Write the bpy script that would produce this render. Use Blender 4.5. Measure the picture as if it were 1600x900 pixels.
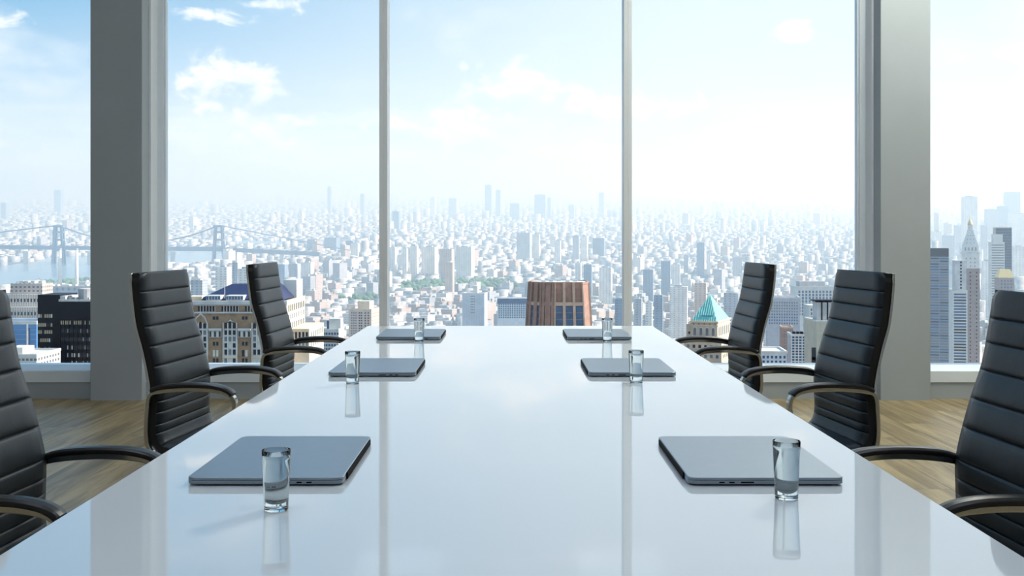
import bpy, bmesh, math, random
import numpy as np
from mathutils import Vector, Matrix

random.seed(7)
rng = np.random.default_rng(7)
S = bpy.context.scene
COL = S.collection
for o in list(bpy.data.objects):
    bpy.data.objects.remove(o)

# ------------------------------------------------------------------ camera
FPX, VPX, VPY, CAMH = 1705.0, 797.0, 371.0, 1.14     # focal length in px of the 1600-wide frame
cd = bpy.data.cameras.new('camera')
cam = bpy.data.objects.new('camera', cd)
COL.objects.link(cam)
cam.location = (0, 0, CAMH)
cam.rotation_euler = (math.pi / 2, 0, 0)
cd.sensor_fit = 'HORIZONTAL'
cd.sensor_width = 36.0
cd.lens = 36.0 * FPX / 1600.0
cd.shift_x = (800.0 - VPX) / 1600.0
cd.shift_y = (VPY - 450.0) / 1600.0
cd.clip_start = 0.05
cd.clip_end = 200000.0
S.camera = cam
S.view_settings.view_transform = 'Standard'
S.view_settings.look = 'None'
S.view_settings.gamma = 1.0
S.view_settings.use_curve_mapping = False
S.view_settings.exposure = 0.40

SKY = 1.0            # sky strength
SUN = 6.2            # sun strength
HAZE = 1.0 / 3800.0  # haze density per metre
HAZE_COL = (0.68, 0.85, 1.0, 1.0)
FILL = 4.9           # emission of the added fill panels
SUN_EL, SUN_AZ = math.radians(34), math.radians(1.5)   # azimuth from +x towards +y


def srgb(r, g, b):
    def f(c):
        c /= 255.0
        return c / 12.92 if c <= 0.04045 else ((c + 0.055) / 1.055) ** 2.4
    return (f(r), f(g), f(b), 1.0)


# ------------------------------------------------------------------ sky
world = bpy.data.worlds.new('sky')
S.world = world
world.use_nodes = True
nt = world.node_tree
nt.nodes.clear()


class NB:
    """tiny node-building helper"""
    def __init__(self, nt):
        self.nt = nt

    def n(self, t, **kw):
        x = self.nt.nodes.new(t)
        for k, v in kw.items():
            setattr(x, k, v)
        return x

    def put(self, sock, v):
        if isinstance(v, bpy.types.NodeSocket):
            self.nt.links.new(v, sock)
        elif v is not None:
            sock.default_value = v

    def m(self, op, a, b=None, c=None, clamp=False):
        x = self.n('ShaderNodeMath', operation=op)
        x.use_clamp = clamp
        for i, v in enumerate((a, b, c)):
            if v is not None:
                self.put(x.inputs[i], v)
        return x.outputs[0]

    def ss(self, v, lo, hi):
        x = self.n('ShaderNodeMapRange', interpolation_type='SMOOTHSTEP')
        self.put(x.inputs[0], v)
        x.inputs[1].default_value = lo
        x.inputs[2].default_value = hi
        x.inputs[3].default_value = 0
        x.inputs[4].default_value = 1
        return x.outputs[0]

    def mix(self, f, a, b, blend='MIX'):
        x = self.n('ShaderNodeMix', data_type='RGBA', blend_type=blend)
        self.put(x.inputs[0], f)
        self.put(x.inputs[6], a)
        self.put(x.inputs[7], b)
        return x.outputs[2]

    def noise(self, vec, scale, detail=4, rough=0.55, dist=0.0, dim='3D'):
        x = self.n('ShaderNodeTexNoise', noise_dimensions=dim)
        if vec is not None:
            self.put(x.inputs['Vector'], vec)
        x.inputs['Scale'].default_value = scale
        x.inputs['Detail'].default_value = detail
        x.inputs['Roughness'].default_value = rough
        x.inputs['Distortion'].default_value = dist
        return x.outputs['Fac']

    def mapping(self, vec, scale=(1, 1, 1), rot=(0, 0, 0), loc=(0, 0, 0)):
        x = self.n('ShaderNodeMapping')
        self.put(x.inputs[0], vec)
        x.inputs['Scale'].default_value = scale
        x.inputs['Rotation'].default_value = rot
        x.inputs['Location'].default_value = loc
        return x.outputs[0]


b = NB(nt)
tc = b.n('ShaderNodeTexCoord')
sp = b.n('ShaderNodeSeparateXYZ')
nt.links.new(tc.outputs['Generated'], sp.inputs[0])
dx, dy, dz = sp.outputs
az = b.m('ARCTAN2', dx, dy)                      # 0 straight ahead, + towards the sun side
el = b.m('ARCSINE', dz)
# clear sky: pale at the horizon, blue higher up and away from the sun
up = b.ss(el, -0.02, 0.30)
away = b.ss(dx, 0.20, -0.50)
blue = b.m('MULTIPLY', up, b.m('ADD', b.m('MULTIPLY', away, 0.97), 0.13))
blue = b.m('ADD', blue, b.m('MULTIPLY', b.ss(el, 0.30, 1.1), 0.45), clamp=True)
clear = b.mix(blue, (0.75, 0.835, 0.90, 1), (0.09, 0.35, 0.62, 1))
# clouds in (azimuth, elevation) space
cv = b.n('ShaderNodeCombineXYZ')
nt.links.new(az, cv.inputs[0])
nt.links.new(b.m('MULTIPLY', el, 2.0), cv.inputs[1])
n1 = b.noise(cv.outputs[0], 5.0, 7, 0.56, 0.25)
n2 = b.noise(b.mapping(cv.outputs[0], loc=(3.1, 1.7, 0), scale=(1.0, 0.75, 1)), 30.0, 8, 0.58, 0.35)


def blob(a0, e0, ra, re):
    da = b.m('DIVIDE', b.m('SUBTRACT', az, a0), ra)
    de = b.m('DIVIDE', b.m('SUBTRACT', el, e0), re)
    r2 = b.m('ADD', b.m('MULTIPLY', da, da), b.m('MULTIPLY', de, de))
    return b.m('SUBTRACT', 1.0, r2)


def dirpx(px, py):
    d = Vector(((px - VPX) / FPX, 1.0, (VPY - py) / FPX)).normalized()
    return math.atan2(d.x, d.y), math.asin(d.z)


mask = None
for (px, py, rx, ry) in [(352, 118, 72, 48), (395, 165, 62, 52), (330, 150, 66, 46), (420, 205, 90, 38), (285, 125, 26, 22),
                         (790, 130, 75, 42), (890, 145, 60, 40), (720, 205, 150, 40), (440, 8, 60, 15), (1010, 175, 120, 35), (15, 36, 45, 18),
                         (330, 24, 85, 12), (1240, 52, 45, 20)]:
    a0, e0 = dirpx(px, py)
    v = blob(a0, e0, rx / FPX, ry / FPX)
    mask = v if mask is None else b.m('MAXIMUM', mask, v)
mask = b.m('MAXIMUM', mask, -1.2)
cum = b.ss(b.m('ADD', mask, b.m('MULTIPLY', b.m('SUBTRACT', n2, 0.5), 5.5)), 0.15, 1.35)
wide = b.m('MULTIPLY', b.ss(n1, 0.50, 0.72), b.ss(el, 0.75, 0.12))
band = b.m('MULTIPLY', b.ss(b.noise(b.mapping(cv.outputs[0], scale=(1.0, 3.0, 1)), 6.0, 6, 0.55), 0.36, 0.62), b.ss(el, 0.16, 0.05))
cloud = b.m('MAXIMUM', b.m('MULTIPLY', cum, 0.92), b.m('MAXIMUM', b.m('MULTIPLY', wide, 0.55), b.m('MULTIPLY', band, 0.75)))
shade = b.ss(b.noise(b.mapping(cv.outputs[0], loc=(0.004, 0.035, 0)), 15.0, 5, 0.55), 0.30, 0.62)
ccol = b.mix(shade, (0.78, 0.835, 0.875, 1), (0.98, 0.97, 0.96, 1))
col = b.mix(cloud, clear, ccol)
bg = b.n('ShaderNodeBackground')
nt.links.new(col, bg.inputs[0])
bg.inputs[1].default_value = SKY
wo = b.n('ShaderNodeOutputWorld')
nt.links.new(bg.outputs[0], wo.inputs[0])

# ------------------------------------------------------------------ sun
sd = bpy.data.lights.new('sun', 'SUN')
sd.energy = SUN
sd.angle = math.radians(0.6)
sd.color = (1.0, 0.94, 0.86)
sun = bpy.data.objects.new('sun', sd)
COL.objects.link(sun)
tosun = Vector((math.cos(SUN_EL) * math.cos(SUN_AZ), math.cos(SUN_EL) * math.sin(SUN_AZ), math.sin(SUN_EL)))
sun.rotation_euler = tosun.to_track_quat('Z', 'Y').to_euler()
sun.location = (60, 20, 60)

cy = S.cycles
cy.max_bounces = 18
cy.diffuse_bounces = 4
cy.glossy_bounces = 4
cy.transmission_bounces = 16
cy.transparent_max_bounces = 12
cy.volume_bounces = 1
cy.sample_clamp_indirect = 4.0
cy.use_denoising = True

# ------------------------------------------------------------------ helpers: geometry


class MB:
    def __init__(self):
        self.v, self.f = [], []

    def add(self, vs, fs):
        k = len(self.v)
        self.v += [tuple(x) for x in vs]
        self.f += [tuple(i + k for i in q) for q in fs]
        return self

    def box(self, x0, x1, y0, y1, z0, z1):
        return self.add([(x0, y0, z0), (x1, y0, z0), (x1, y1, z0), (x0, y1, z0), (x0, y0, z1), (x1, y0, z1), (x1, y1, z1), (x0, y1, z1)],
                        [(3, 2, 1, 0), (4, 5, 6, 7), (0, 1, 5, 4), (1, 2, 6, 5), (2, 3, 7, 6), (3, 0, 4, 7)])

    def prism(self, poly, z0, z1, poly2=None):
        n = len(poly)
        p2 = poly2 or poly
        vs = [(x, y, z0) for x, y in poly] + [(x, y, z1) for x, y in p2]
        fs = [tuple(range(n - 1, -1, -1)), tuple(range(n, 2 * n))]
        fs += [(i, (i + 1) % n, n + (i + 1) % n, n + i) for i in range(n)]
        return self.add(vs, fs)

    def wallprism(self, poly, y0, y1):
        """polygon in (x,z) extruded along y"""
        n = len(poly)
        vs = [(x, y0, z) for x, z in poly] + [(x, y1, z) for x, z in poly]
        fs = [tuple(range(n)), tuple(range(2 * n - 1, n - 1, -1))]
        fs += [(i, n + i, n + (i + 1) % n, (i + 1) % n) for i in range(n)]
        return self.add(vs, fs)

    def pyramid(self, poly, z0, apex):
        n = len(poly)
        vs = [(x, y, z0) for x, y in poly] + [apex]
        return self.add(vs, [tuple(range(n - 1, -1, -1))] + [(i, (i + 1) % n, n) for i in range(n)])

    def lathe(self, prof, seg=24, c=(0, 0, 0), closed=False):
        """prof: list of (r,z); revolve about z"""
        vs, fs = [], []
        n = len(prof)
        for i in range(seg):
            a = 2 * math.pi * i / seg
            for r, z in prof:
                vs.append((c[0] + r * math.cos(a), c[1] + r * math.sin(a), c[2] + z))
        for i in range(seg):
            j = (i + 1) % seg
            for k in range(n if closed else n - 1):
                k2 = (k + 1) % n
                fs.append((i * n + k, j * n + k, j * n + k2, i * n + k2))
        if not closed:
            if prof[0][0] > 1e-6:
                fs.append(tuple(i * n for i in reversed(range(seg))))
            if prof[-1][0] > 1e-6:
                fs.append(tuple(i * n + n - 1 for i in range(seg)))
        return self.add(vs, fs)

    def sweep(self, path, section, frame, closed=False):
        """path: list of Vector; section: list of (a,b); frame(i)->(A,B) unit vectors"""
        m = len(section)
        vs, fs = [], []
        for i, p in enumerate(path):
            A, B = frame(i)
            for a, c in section:
                q = p + A * a + B * c
                vs.append(tuple(q))
        n = len(path)
        for i in range(n if closed else n - 1):
            j = (i + 1) % n
            for k in range(m):
                k2 = (k + 1) % m
                fs.append((i * m + k, i * m + k2, j * m + k2, j * m + k))
        if not closed:
            fs.append(tuple(range(m - 1, -1, -1)))
            fs.append(tuple((n - 1) * m + k for k in range(m)))
        return self.add(vs, fs)

    def tube(self, path, r, seg=10, closed=False):
        path = [Vector(p) for p in path]
        n = len(path)

        def fr(i):
            a = path[(i - 1) % n] if (closed or i > 0) else path[0]
            c = path[(i + 1) % n] if (closed or i < n - 1) else path[-1]
            t = (c - a).normalized()
            ref = Vector((0, 0, 1)) if abs(t.z) < 0.9 else Vector((0, 1, 0))
            A = t.cross(ref).normalized()
            return A, t.cross(A).normalized()
        sec = [(r * math.cos(2 * math.pi * k / seg), r * math.sin(2 * math.pi * k / seg)) for k in range(seg)]
        return self.sweep(path, sec, fr, closed)

    def rot(self, ang, origin=(0, 0)):
        c, s = math.cos(ang), math.sin(ang)
        ox, oy = origin
        self.v = [(ox + (x - ox) * c - (y - oy) * s, oy + (x - ox) * s + (y - oy) * c, z) for x, y, z in self.v]
        return self

    def mesh(self, name, smooth=False):
        me = bpy.data.meshes.new(name)
        me.from_pydata(self.v, [], self.f)
        bm = bmesh.new()
        bm.from_mesh(me)
        bmesh.ops.recalc_face_normals(bm, faces=bm.faces)
        bm.to_mesh(me)
        bm.free()
        if smooth:
            for p in me.polygons:
                p.use_smooth = True
        return me

    def build(self, name, mat, parent=None, smooth=False, bevel=0, seg=2, autosmooth=None):
        return link(name, self.mesh(name, smooth), mat, parent, bevel, seg)


def link(name, me, mat, parent=None, bevel=0, seg=2, loc=None):
    o = bpy.data.objects.new(name, me)
    COL.objects.link(o)
    if mat is not None and not me.materials:
        me.materials.append(mat)
    if parent is not None:
        o.parent = parent
    if loc is not None:
        o.location = loc
    if bevel:
        m = o.modifiers.new('bevel', 'BEVEL')
        m.width = bevel
        m.segments = seg
        m.limit_method = 'ANGLE'
        m.angle_limit = math.radians(40)
    return o


def tag(o, label, cat, group=None, kind=None):
    o['label'] = label
    o['category'] = cat
    if group:
        o['group'] = group
    if kind:
        o['kind'] = kind
    return o


def thing(name, label, cat, loc=(0, 0, 0), rz=0.0, group=None):
    o = bpy.data.objects.new(name, None)
    COL.objects.link(o)
    o.empty_display_size = 0.1
    o.location = loc
    o.rotation_euler = (0, 0, rz)
    return tag(o, label, cat, group)


def struct(o):
    o['kind'] = 'structure'
    return o


def copy_tree(o, parent=None):
    c = o.copy()
    COL.objects.link(c)
    c.parent = parent
    for ch in list(o.children):
        copy_tree(ch, c)
    return c


def catmull(pts, per=8, closed=False):
    P = [Vector(p) for p in pts]
    n = len(P)
    out = []
    for i in range(n if closed else n - 1):
        if closed:
            p0, p1, p2, p3 = P[(i - 1) % n], P[i], P[(i + 1) % n], P[(i + 2) % n]
        else:
            p1, p2 = P[i], P[i + 1]
            p0 = P[i - 1] if i > 0 else p1 * 2 - p2
            p3 = P[i + 2] if i + 2 < n else p2 * 2 - p1
        for k in range(per):
            t = k / per
            out.append(0.5 * ((2 * p1) + (p2 - p0) * t + (2 * p0 - 5 * p1 + 4 * p2 - p3) * t * t + (3 * p1 - p0 - 3 * p2 + p3) * t ** 3))
    if not closed:
        out.append(P[-1])
    return out


# ------------------------------------------------------------------ helpers: materials
MATS = {}


def mat(name, color, rough=0.5, metal=0.0, spec=None, ior=None, var=0.0, vscale=3.0, bump=0.0, bscale=60.0, objvar=0.0, coat=0.0, emit=None, estr=0.0):
    if name in MATS:
        return MATS[name]
    m = bpy.data.materials.new(name)
    m.use_nodes = True
    t = m.node_tree
    p = t.nodes['Principled BSDF']
    q = NB(t)
    if len(color) == 3:
        color = (*color, 1.0)
    p.inputs['Base Color'].default_value = color
    p.inputs['Roughness'].default_value = rough
    p.inputs['Metallic'].default_value = metal
    if spec is not None:
        p.inputs['Specular IOR Level'].default_value = spec
    if ior is not None:
        p.inputs['IOR'].default_value = ior
    if coat:
        p.inputs['Coat Weight'].default_value = coat
        p.inputs['Coat Roughness'].default_value = 0.03
    tcn = q.n('ShaderNodeTexCoord')
    c = color
    if var:
        f = q.noise(tcn.outputs['Object'], vscale, 5, 0.6)
        lo = tuple(max(0, x * (1 - var)) for x in color[:3]) + (1,)
        hi = tuple(min(1, x * (1 + var)) for x in color[:3]) + (1,)
        c = q.mix(q.ss(f, 0.3, 0.7), lo, hi)
    if objvar:
        oi = q.n('ShaderNodeObjectInfo')
        f = q.m('ADD', q.m('MULTIPLY', oi.outputs['Random'], 2 * objvar), 1 - objvar)
        cc = q.n('ShaderNodeMix', data_type='RGBA', blend_type='MULTIPLY')
        cc.inputs[0].default_value = 1.0
        q.put(cc.inputs[6], c)
        cmb = q.n('ShaderNodeCombineXYZ')
        for i in range(3):
            t.links.new(f, cmb.inputs[i])
        t.links.new(cmb.outputs[0], cc.inputs[7])
        c = cc.outputs[2]
    if isinstance(c, bpy.types.NodeSocket):
        t.links.new(c, p.inputs['Base Color'])
    if bump:
        bn = q.n('ShaderNodeBump')
        bn.inputs['Strength'].default_value = bump
        bn.inputs['Distance'].default_value = 0.002
        t.links.new(q.noise(tcn.outputs['Object'], bscale, 3, 0.6), bn.inputs['Height'])
        t.links.new(bn.outputs[0], p.inputs['Normal'])
    if emit:
        p.inputs['Emission Color'].default_value = emit
        p.inputs['Emission Strength'].default_value = estr
    MATS[name] = m
    return m


M_paint = mat('painted_plaster_grey', (0.37, 0.42, 0.46), 0.55, var=0.03, vscale=2, bump=0.05, bscale=180)
M_wall = mat('painted_plaster_white', (0.72, 0.73, 0.73), 0.6, var=0.03, vscale=2)
M_ceil = mat('ceiling_white', (0.8, 0.8, 0.8), 0.7, var=0.02)
M_frame = mat('window_frame_coated', (0.78, 0.86, 0.94), 0.35, var=0.02)
M_mull = mat('mullion_coated', (0.82, 0.88, 0.94), 0.35, var=0.02)
M_table = mat('table_white_gloss', (0.76, 0.82, 0.87), 0.03, ior=1.7, var=0.015, vscale=1.0)
M_tableleg = mat('table_leg_white', (0.75, 0.77, 0.79), 0.25, var=0.02)
M_leather = mat('black_leather', (0.014, 0.022, 0.032), 0.40, spec=0.38, var=0.18, vscale=14, bump=0.10, bscale=260)
M_edge = mat('black_edge_piping', (0.012, 0.012, 0.012), 0.4, var=0.1, vscale=20)
M_pad = mat('black_arm_pad', (0.014, 0.013, 0.013), 0.33, var=0.1, vscale=20)
M_chrome = mat('polished_chrome', (0.78, 0.78, 0.76), 0.12, metal=1.0, var=0.03)
M_plastic = mat('black_plastic', (0.02, 0.02, 0.02), 0.45, var=0.1)
M_alu = mat('laptop_aluminium', (0.27, 0.32, 0.37), 0.36, metal=1.0, var=0.02, vscale=40, bump=0.02, bscale=900)
M_aludark = mat('laptop_dark_gap', (0.006, 0.006, 0.007), 0.7, spec=0.08, var=0.05)
M_rubber = mat('laptop_rubber_foot', (0.03, 0.03, 0.03), 0.7, var=0.05)


def glass_mat(name, ior, color=(1, 1, 1, 1), rough=0.0):
    m = bpy.data.materials.new(name)
    m.use_nodes = True
    t = m.node_tree
    t.nodes.remove(t.nodes['Principled BSDF'])
    g = t.nodes.new('ShaderNodeBsdfGlass')
    g.inputs['IOR'].default_value = ior
    g.inputs['Color'].default_value = color
    g.inputs['Roughness'].default_value = rough
    t.links.new(g.outputs[0], t.nodes['Material Output'].inputs[0])
    return m


M_glass = glass_mat('tumbler_glass', 1.48, (0.97, 0.985, 0.985, 1))
M_water = glass_mat('water', 1.33, (0.97, 0.98, 0.985, 1))


def pane_mat():
    m = bpy.data.materials.new('window_pane_glass')
    m.use_nodes = True
    t = m.node_tree
    t.nodes.remove(t.nodes['Principled BSDF'])
    q = NB(t)
    tr = q.n('ShaderNodeBsdfTransparent')
    tr.inputs[0].default_value = (0.985, 0.993, 0.992, 1)
    gl = q.n('ShaderNodeBsdfGlossy')
    gl.inputs['Roughness'].default_value = 0.0
    fr = q.n('ShaderNodeFresnel')
    fr.inputs['IOR'].default_value = 1.35
    mx = q.n('ShaderNodeMixShader')
    t.links.new(fr.outputs[0], mx.inputs[0])
    t.links.new(tr.outputs[0], mx.inputs[1])
    t.links.new(gl.outputs[0], mx.inputs[2])
    t.links.new(mx.outputs[0], t.nodes['Material Output'].inputs[0])
    return m


M_pane = pane_mat()


def wood_mat():
    m = bpy.data.materials.new('oak_plank')
    m.use_nodes = True
    t = m.node_tree
    p = t.nodes['Principled BSDF']
    q = NB(t)
    tcn = q.n('ShaderNodeTexCoord')
    oi = q.n('ShaderNodeObjectInfo')
    off = q.n('ShaderNodeCombineXYZ')
    t.links.new(q.m('MULTIPLY', oi.outputs['Random'], 37.0), off.inputs[0])
    t.links.new(q.m('MULTIPLY', oi.outputs['Random'], 91.0), off.inputs[1])
    va = q.n('ShaderNodeVectorMath', operation='ADD')
    t.links.new(tcn.outputs['Object'], va.inputs[0])
    t.links.new(off.outputs[0], va.inputs[1])
    v = va.outputs[0]
    g1 = q.noise(q.mapping(v, scale=(9, 0.7, 1)), 1.6, 6, 0.6, 0.6)
    g2 = q.noise(q.mapping(v, scale=(60, 2.0, 1)), 1.5, 4, 0.6)
    g3 = q.noise(q.mapping(v, scale=(14, 1.1, 1)), 1.3, 5, 0.65, 0.9)
    base = q.mix(q.ss(g1, 0.3, 0.7), srgb(108, 94, 66), srgb(166, 149, 112))
    base = q.mix(q.m('MULTIPLY', q.ss(g2, 0.45, 0.75), 0.35), base, srgb(98, 82, 56))
    base = q.mix(q.m('MULTIPLY', q.ss(g3, 0.60, 0.74), 0.6), base, srgb(64, 50, 34))
    f = q.m('ADD', q.m('MULTIPLY', oi.outputs['Random'], 0.36), 0.82)
    cmb = q.n('ShaderNodeCombineXYZ')
    for i in range(3):
        t.links.new(f, cmb.inputs[i])
    base = q.mix(1.0, base, cmb.outputs[0], 'MULTIPLY')
    t.links.new(base, p.inputs['Base Color'])
    p.inputs['Roughness'].default_value = 0.42
    bn = q.n('ShaderNodeBump')
    bn.inputs['Strength'].default_value = 0.15
    bn.inputs['Distance'].default_value = 0.002
    t.links.new(g2, bn.inputs['Height'])
    t.links.new(bn.outputs[0], p.inputs['Normal'])
    return m


M_wood = wood_mat()

# ------------------------------------------------------------------ room shell
RX, RY0, CEIL = 6.0, -4.5, 4.8
WALL_Y, LOW_Y, GLASS_Y = 7.63, 7.71, 7.94


def XP(px, D):
    return (px - VPX) / FPX * D


floor = struct(MB().box(-RX, RX, RY0, 8.05, -0.20, -0.016).build('floor', mat('floor_screed', (0.18, 0.15, 0.11), 0.8, var=0.1)))
PWID, PLEN = 0.20, 2.05
plank_me = MB().box(-PWID / 2 + 0.0008, PWID / 2 - 0.0008, -PLEN / 2 + 0.0008, PLEN / 2 - 0.0008, -0.015, 0.0).mesh('plank')
ncol = int(2 * RX / PWID)
cnt = 0
rest = MB()
for i in range(ncol):
    x = -RX + PWID * (i + 0.5)
    y = LOW_Y + 0.1 - PLEN / 2 + ((i * 0.618) % 1.0) * PLEN - PLEN * 0.5
    k = 0
    while y > RY0 + PLEN / 2:
        if abs(x) < 4.0 and y > -0.5:
            link('plank', plank_me, M_wood, floor, loc=(x, y, 0), bevel=0)
            cnt += 1
        else:
            rest.box(x - PWID / 2 + 0.0008, x + PWID / 2 - 0.0008, y - PLEN / 2 + 0.0008, y + PLEN / 2 - 0.0008, -0.015, 0)
        y -= PLEN
    # short closing plank by the window wall
    top = LOW_Y + 0.1 - PLEN / 2 + ((i * 0.618) % 1.0) * PLEN - PLEN * 0.5 + PLEN / 2
    if LOW_Y + 0.02 - top > 0.03:
        mb = MB().box(-PWID / 2 + 0.0008, PWID / 2 - 0.0008, top - LOW_Y - 0.02 + 0.0008, 0, -0.015, 0)
        if abs(x) < 4.0:
            link('plank', mb.mesh('plank'), M_wood, floor, loc=(x, LOW_Y + 0.02, 0))
        else:
            rest.box(x - PWID / 2 + 0.0008, x + PWID / 2 - 0.0008, top + 0.0008, LOW_Y + 0.02, -0.015, 0)
o = rest.build('plank_surround', M_wood, floor)
o['kind'] = 'stuff'

struct(MB().box(-RX - 0.2, RX + 0.2, RY0 - 0.2, 8.2, CEIL, CEIL + 0.25).build('ceiling', M_ceil))
struct(MB().box(-RX - 0.2, -RX, RY0 - 0.2, 8.2, -0.2, CEIL).build('wall_left', M_wall))
struct(MB().box(RX, RX + 0.2, RY0 - 0.2, 8.2, -0.2, CEIL).build('wall_right', M_wall))
struct(MB().box(-RX, RX, RY0 - 0.2, RY0, -0.2, CEIL).build('wall_back', M_wall))
# pillars of the window wall
PL0, PL1 = XP(141, WALL_Y), XP(222, WALL_Y)
PR0, PR1 = XP(1376, WALL_Y), XP(1454, WALL_Y)
struct(MB().box(PL0, PL1, WALL_Y, 8.1, -0.015, CEIL).build('wall_pillar_left', M_paint, bevel=0.004))
struct(MB().box(PR0, PR1, WALL_Y, 8.1, -0.015, CEIL).build('wall_pillar_right', M_paint, bevel=0.004))
# low upstand below each window bay, and the sill rail on it
bays = [(-RX, PL0), (PL1, PR0), (PR1, RX)]
LOWH, SILL0, SILL1 = 0.117, 0.195, 0.215
for i, (x0, x1) in enumerate(bays):
    struct(MB().box(x0, x1, LOW_Y, 8.1, -0.015, LOWH).build('wall_upstand_%d' % (i + 1), M_paint))
mulls = [XP(599, 7.88), XP(981, 7.88)]
split = [[-RX, -4.45, PL0], [PL1, mulls[0], mulls[1], PR0], [PR1, 4.45, RX]]
wn = 0
for bi, xs in enumerate(split):
    for k in range(len(xs) - 1):
        x0, x1 = xs[k], xs[k + 1]
        wn += 1
        w = bpy.data.objects.new('window_%d' % wn, None)
        COL.objects.link(w)
        w['kind'] = 'structure'
        # bottom rail with bevelled nose, sill slope behind it
        prof = [(LOW_Y - 0.006, LOWH + 0.001), (LOW_Y - 0.006, SILL0), (LOW_Y + 0.01, SILL0 + 0.006), (GLASS_Y, SILL1), (8.05, SILL1), (8.05, LOWH + 0.001)]
        mb = MB()
        n = len(prof)
        mb.add([(x0, a, c) for a, c in prof] + [(x1, a, c) for a, c in prof],
               [tuple(range(n)), tuple(range(2 * n - 1, n - 1, -1))] + [(i, n + i, n + (i + 1) % n, (i + 1) % n) for i in range(n)])
        mb.build('sill_rail', M_frame, w)
        fl = 0.055 if (k == 0) else 0.03
        fr_ = 0.055 if (k == len(xs) - 2) else 0.03
        for side, (a, c) in enumerate(((x0, x0 + fl), (x1 - fr_, x1))):
            outer = (side == 0 and k == 0) or (side == 1 and k == len(xs) - 2)
            yy = GLASS_Y - 0.02 if outer else GLASS_Y - 0.06
            mb = MB().box(a, c, yy, GLASS_Y + 0.08, SILL1 - 0.004, CEIL)
            if outer:      # stepped inner bead
                s = 1 if side == 0 else -1
                e = c if side == 0 else a
                mb.box(min(e, e + s * 0.014), max(e, e + s * 0.014), GLASS_Y - 0.006, GLASS_Y + 0.05, SILL1 - 0.004, CEIL)
            mb.build('frame_stile', M_frame if outer else M_mull, w, bevel=0.002)
            if outer:      # liner against the pillar
                s = 1 if side == 0 else -1
                e = x0 if side == 0 else x1
                MB().box(min(e, e + s * 0.012), max(e, e + s * 0.012), WALL_Y + 0.15, GLASS_Y - 0.02, SILL1 - 0.01, CEIL).build('reveal_liner', M_mull, w)
        MB().box(x0 + 0.02, x1 - 0.02, GLASS_Y + 0.01, GLASS_Y + 0.022, SILL1 - 0.002, CEIL).build('pane', M_pane, w)

# ------------------------------------------------------------------ unseen ceiling panels added as fill light, a warm one brightening the pillar
M_lamp = mat('fill_diffuser', (0.9, 0.9, 0.88), 0.5, emit=(0.74, 0.85, 1.0, 1), estr=FILL)
M_fill_warm = mat('fill_diffuser_warm', (0.9, 0.9, 0.88), 0.5, emit=(1.0, 0.98, 0.84, 1), estr=FILL * 7.5)
for i, (lx, ly, lab) in enumerate([(-1.5, 1.0, 'square white ceiling light panel over the near table end, by the wall_left'),
                                   (1.5, 1.0, 'square white ceiling light panel over the near table end, by the wall_right'),
                                   (-1.5, 4.0, 'square white ceiling light panel above the middle chairs, by the wall_left side'),
                                   (1.5, 4.0, 'square white ceiling light panel above the middle chairs, by the wall_right side'),
                                   (3.0, 6.6, 'square white ceiling light panel close to the window pillar')]):
    t = thing('fill_panel', lab.replace('wall_left', 'left wall').replace('wall_right', 'right wall'), 'ceiling light', (lx, ly, CEIL - 0.03), group='ceiling light panels')
    q = MB()
    for (a, c, d, e) in ((-.62, .62, -.62, -.58), (-.62, .62, .58, .62), (-.62, -.58, -.58, .58), (.58, .62, -.58, .58)):
        q.box(a, c, d, e, 0, 0.03)
    q.build('frame', M_frame, t)
    MB().box(-.58, .58, -.58, .58, 0.008, 0.03).build('diffuser', M_fill_warm if i == 4 else M_lamp, t)

# ------------------------------------------------------------------ conference table
TH, TW, TY0, TY1 = 0.74, 0.6435, 0.55, 4.94
table = thing('conference_table', 'long glossy white conference table with laptops and water glasses on it', 'table', (0, 2.745, 0))
MB().box(-TW, TW, TY0 - 2.745, TY1 - 2.745, TH - 0.04, TH).build('table_top', M_table, table, bevel=0.002)
for y in (-1.62, 1.62):
    MB().box(-0.24, 0.24, y - 0.05, y + 0.05, 0.02, TH - 0.04).build('leg', M_tableleg, table, bevel=0.004)
    MB().box(-0.30, 0.30, y - 0.16, y + 0.16, 0.0, 0.02).build('foot_plate', M_tableleg, table, bevel=0.004)
MB().box(-0.03, 0.03, -1.57, 1.57, TH - 0.12, TH - 0.04).build('stretcher', M_tableleg, table)

# ------------------------------------------------------------------ chairs
PROF = [(-0.072, 1.030), (-0.067, 0.985), (-0.060, 0.93), (-0.049, 0.867), (-0.028, 0.80), (-0.009, 0.725), (0.001, 0.665), (-0.001, 0.61), (-0.004, 0.55),
        (0.003, 0.515), (0.022, 0.494), (0.06, 0.485), (0.16, 0.483), (0.28, 0.487), (0.38, 0.492), (0.43, 0.488), (0.465, 0.468), (0.475, 0.44)]
prof = catmull([(u, 0, z) for u, z in PROF], 10)
arc = [0.0]
for i in range(1, len(prof)):
    arc.append(arc[-1] + (prof[i] - prof[i - 1]).length)


def at_s(s):
    s = max(0.0, min(arc[-1], s))
    for i in range(1, len(arc)):
        if arc[i] >= s:
            t = (s - arc[i - 1]) / max(1e-9, arc[i] - arc[i - 1])
            p = prof[i - 1].lerp(prof[i], t)
            break
    a, c = prof[max(0, i - 2)], prof[min(len(prof) - 1, i + 1)]
    d = (c - a).normalized()
    return p, Vector((-d.z, 0, d.x)), d


def s_of_z(z):
    for i in range(1, len(prof)):
        if prof[i].z <= z:
            return arc[i]
    return arc[-1]


def halfw(p):
    t = min(1.0, max(0.0, (p.z - 0.55) / 0.48))
    return 0.210 - 0.027 * t


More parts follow.
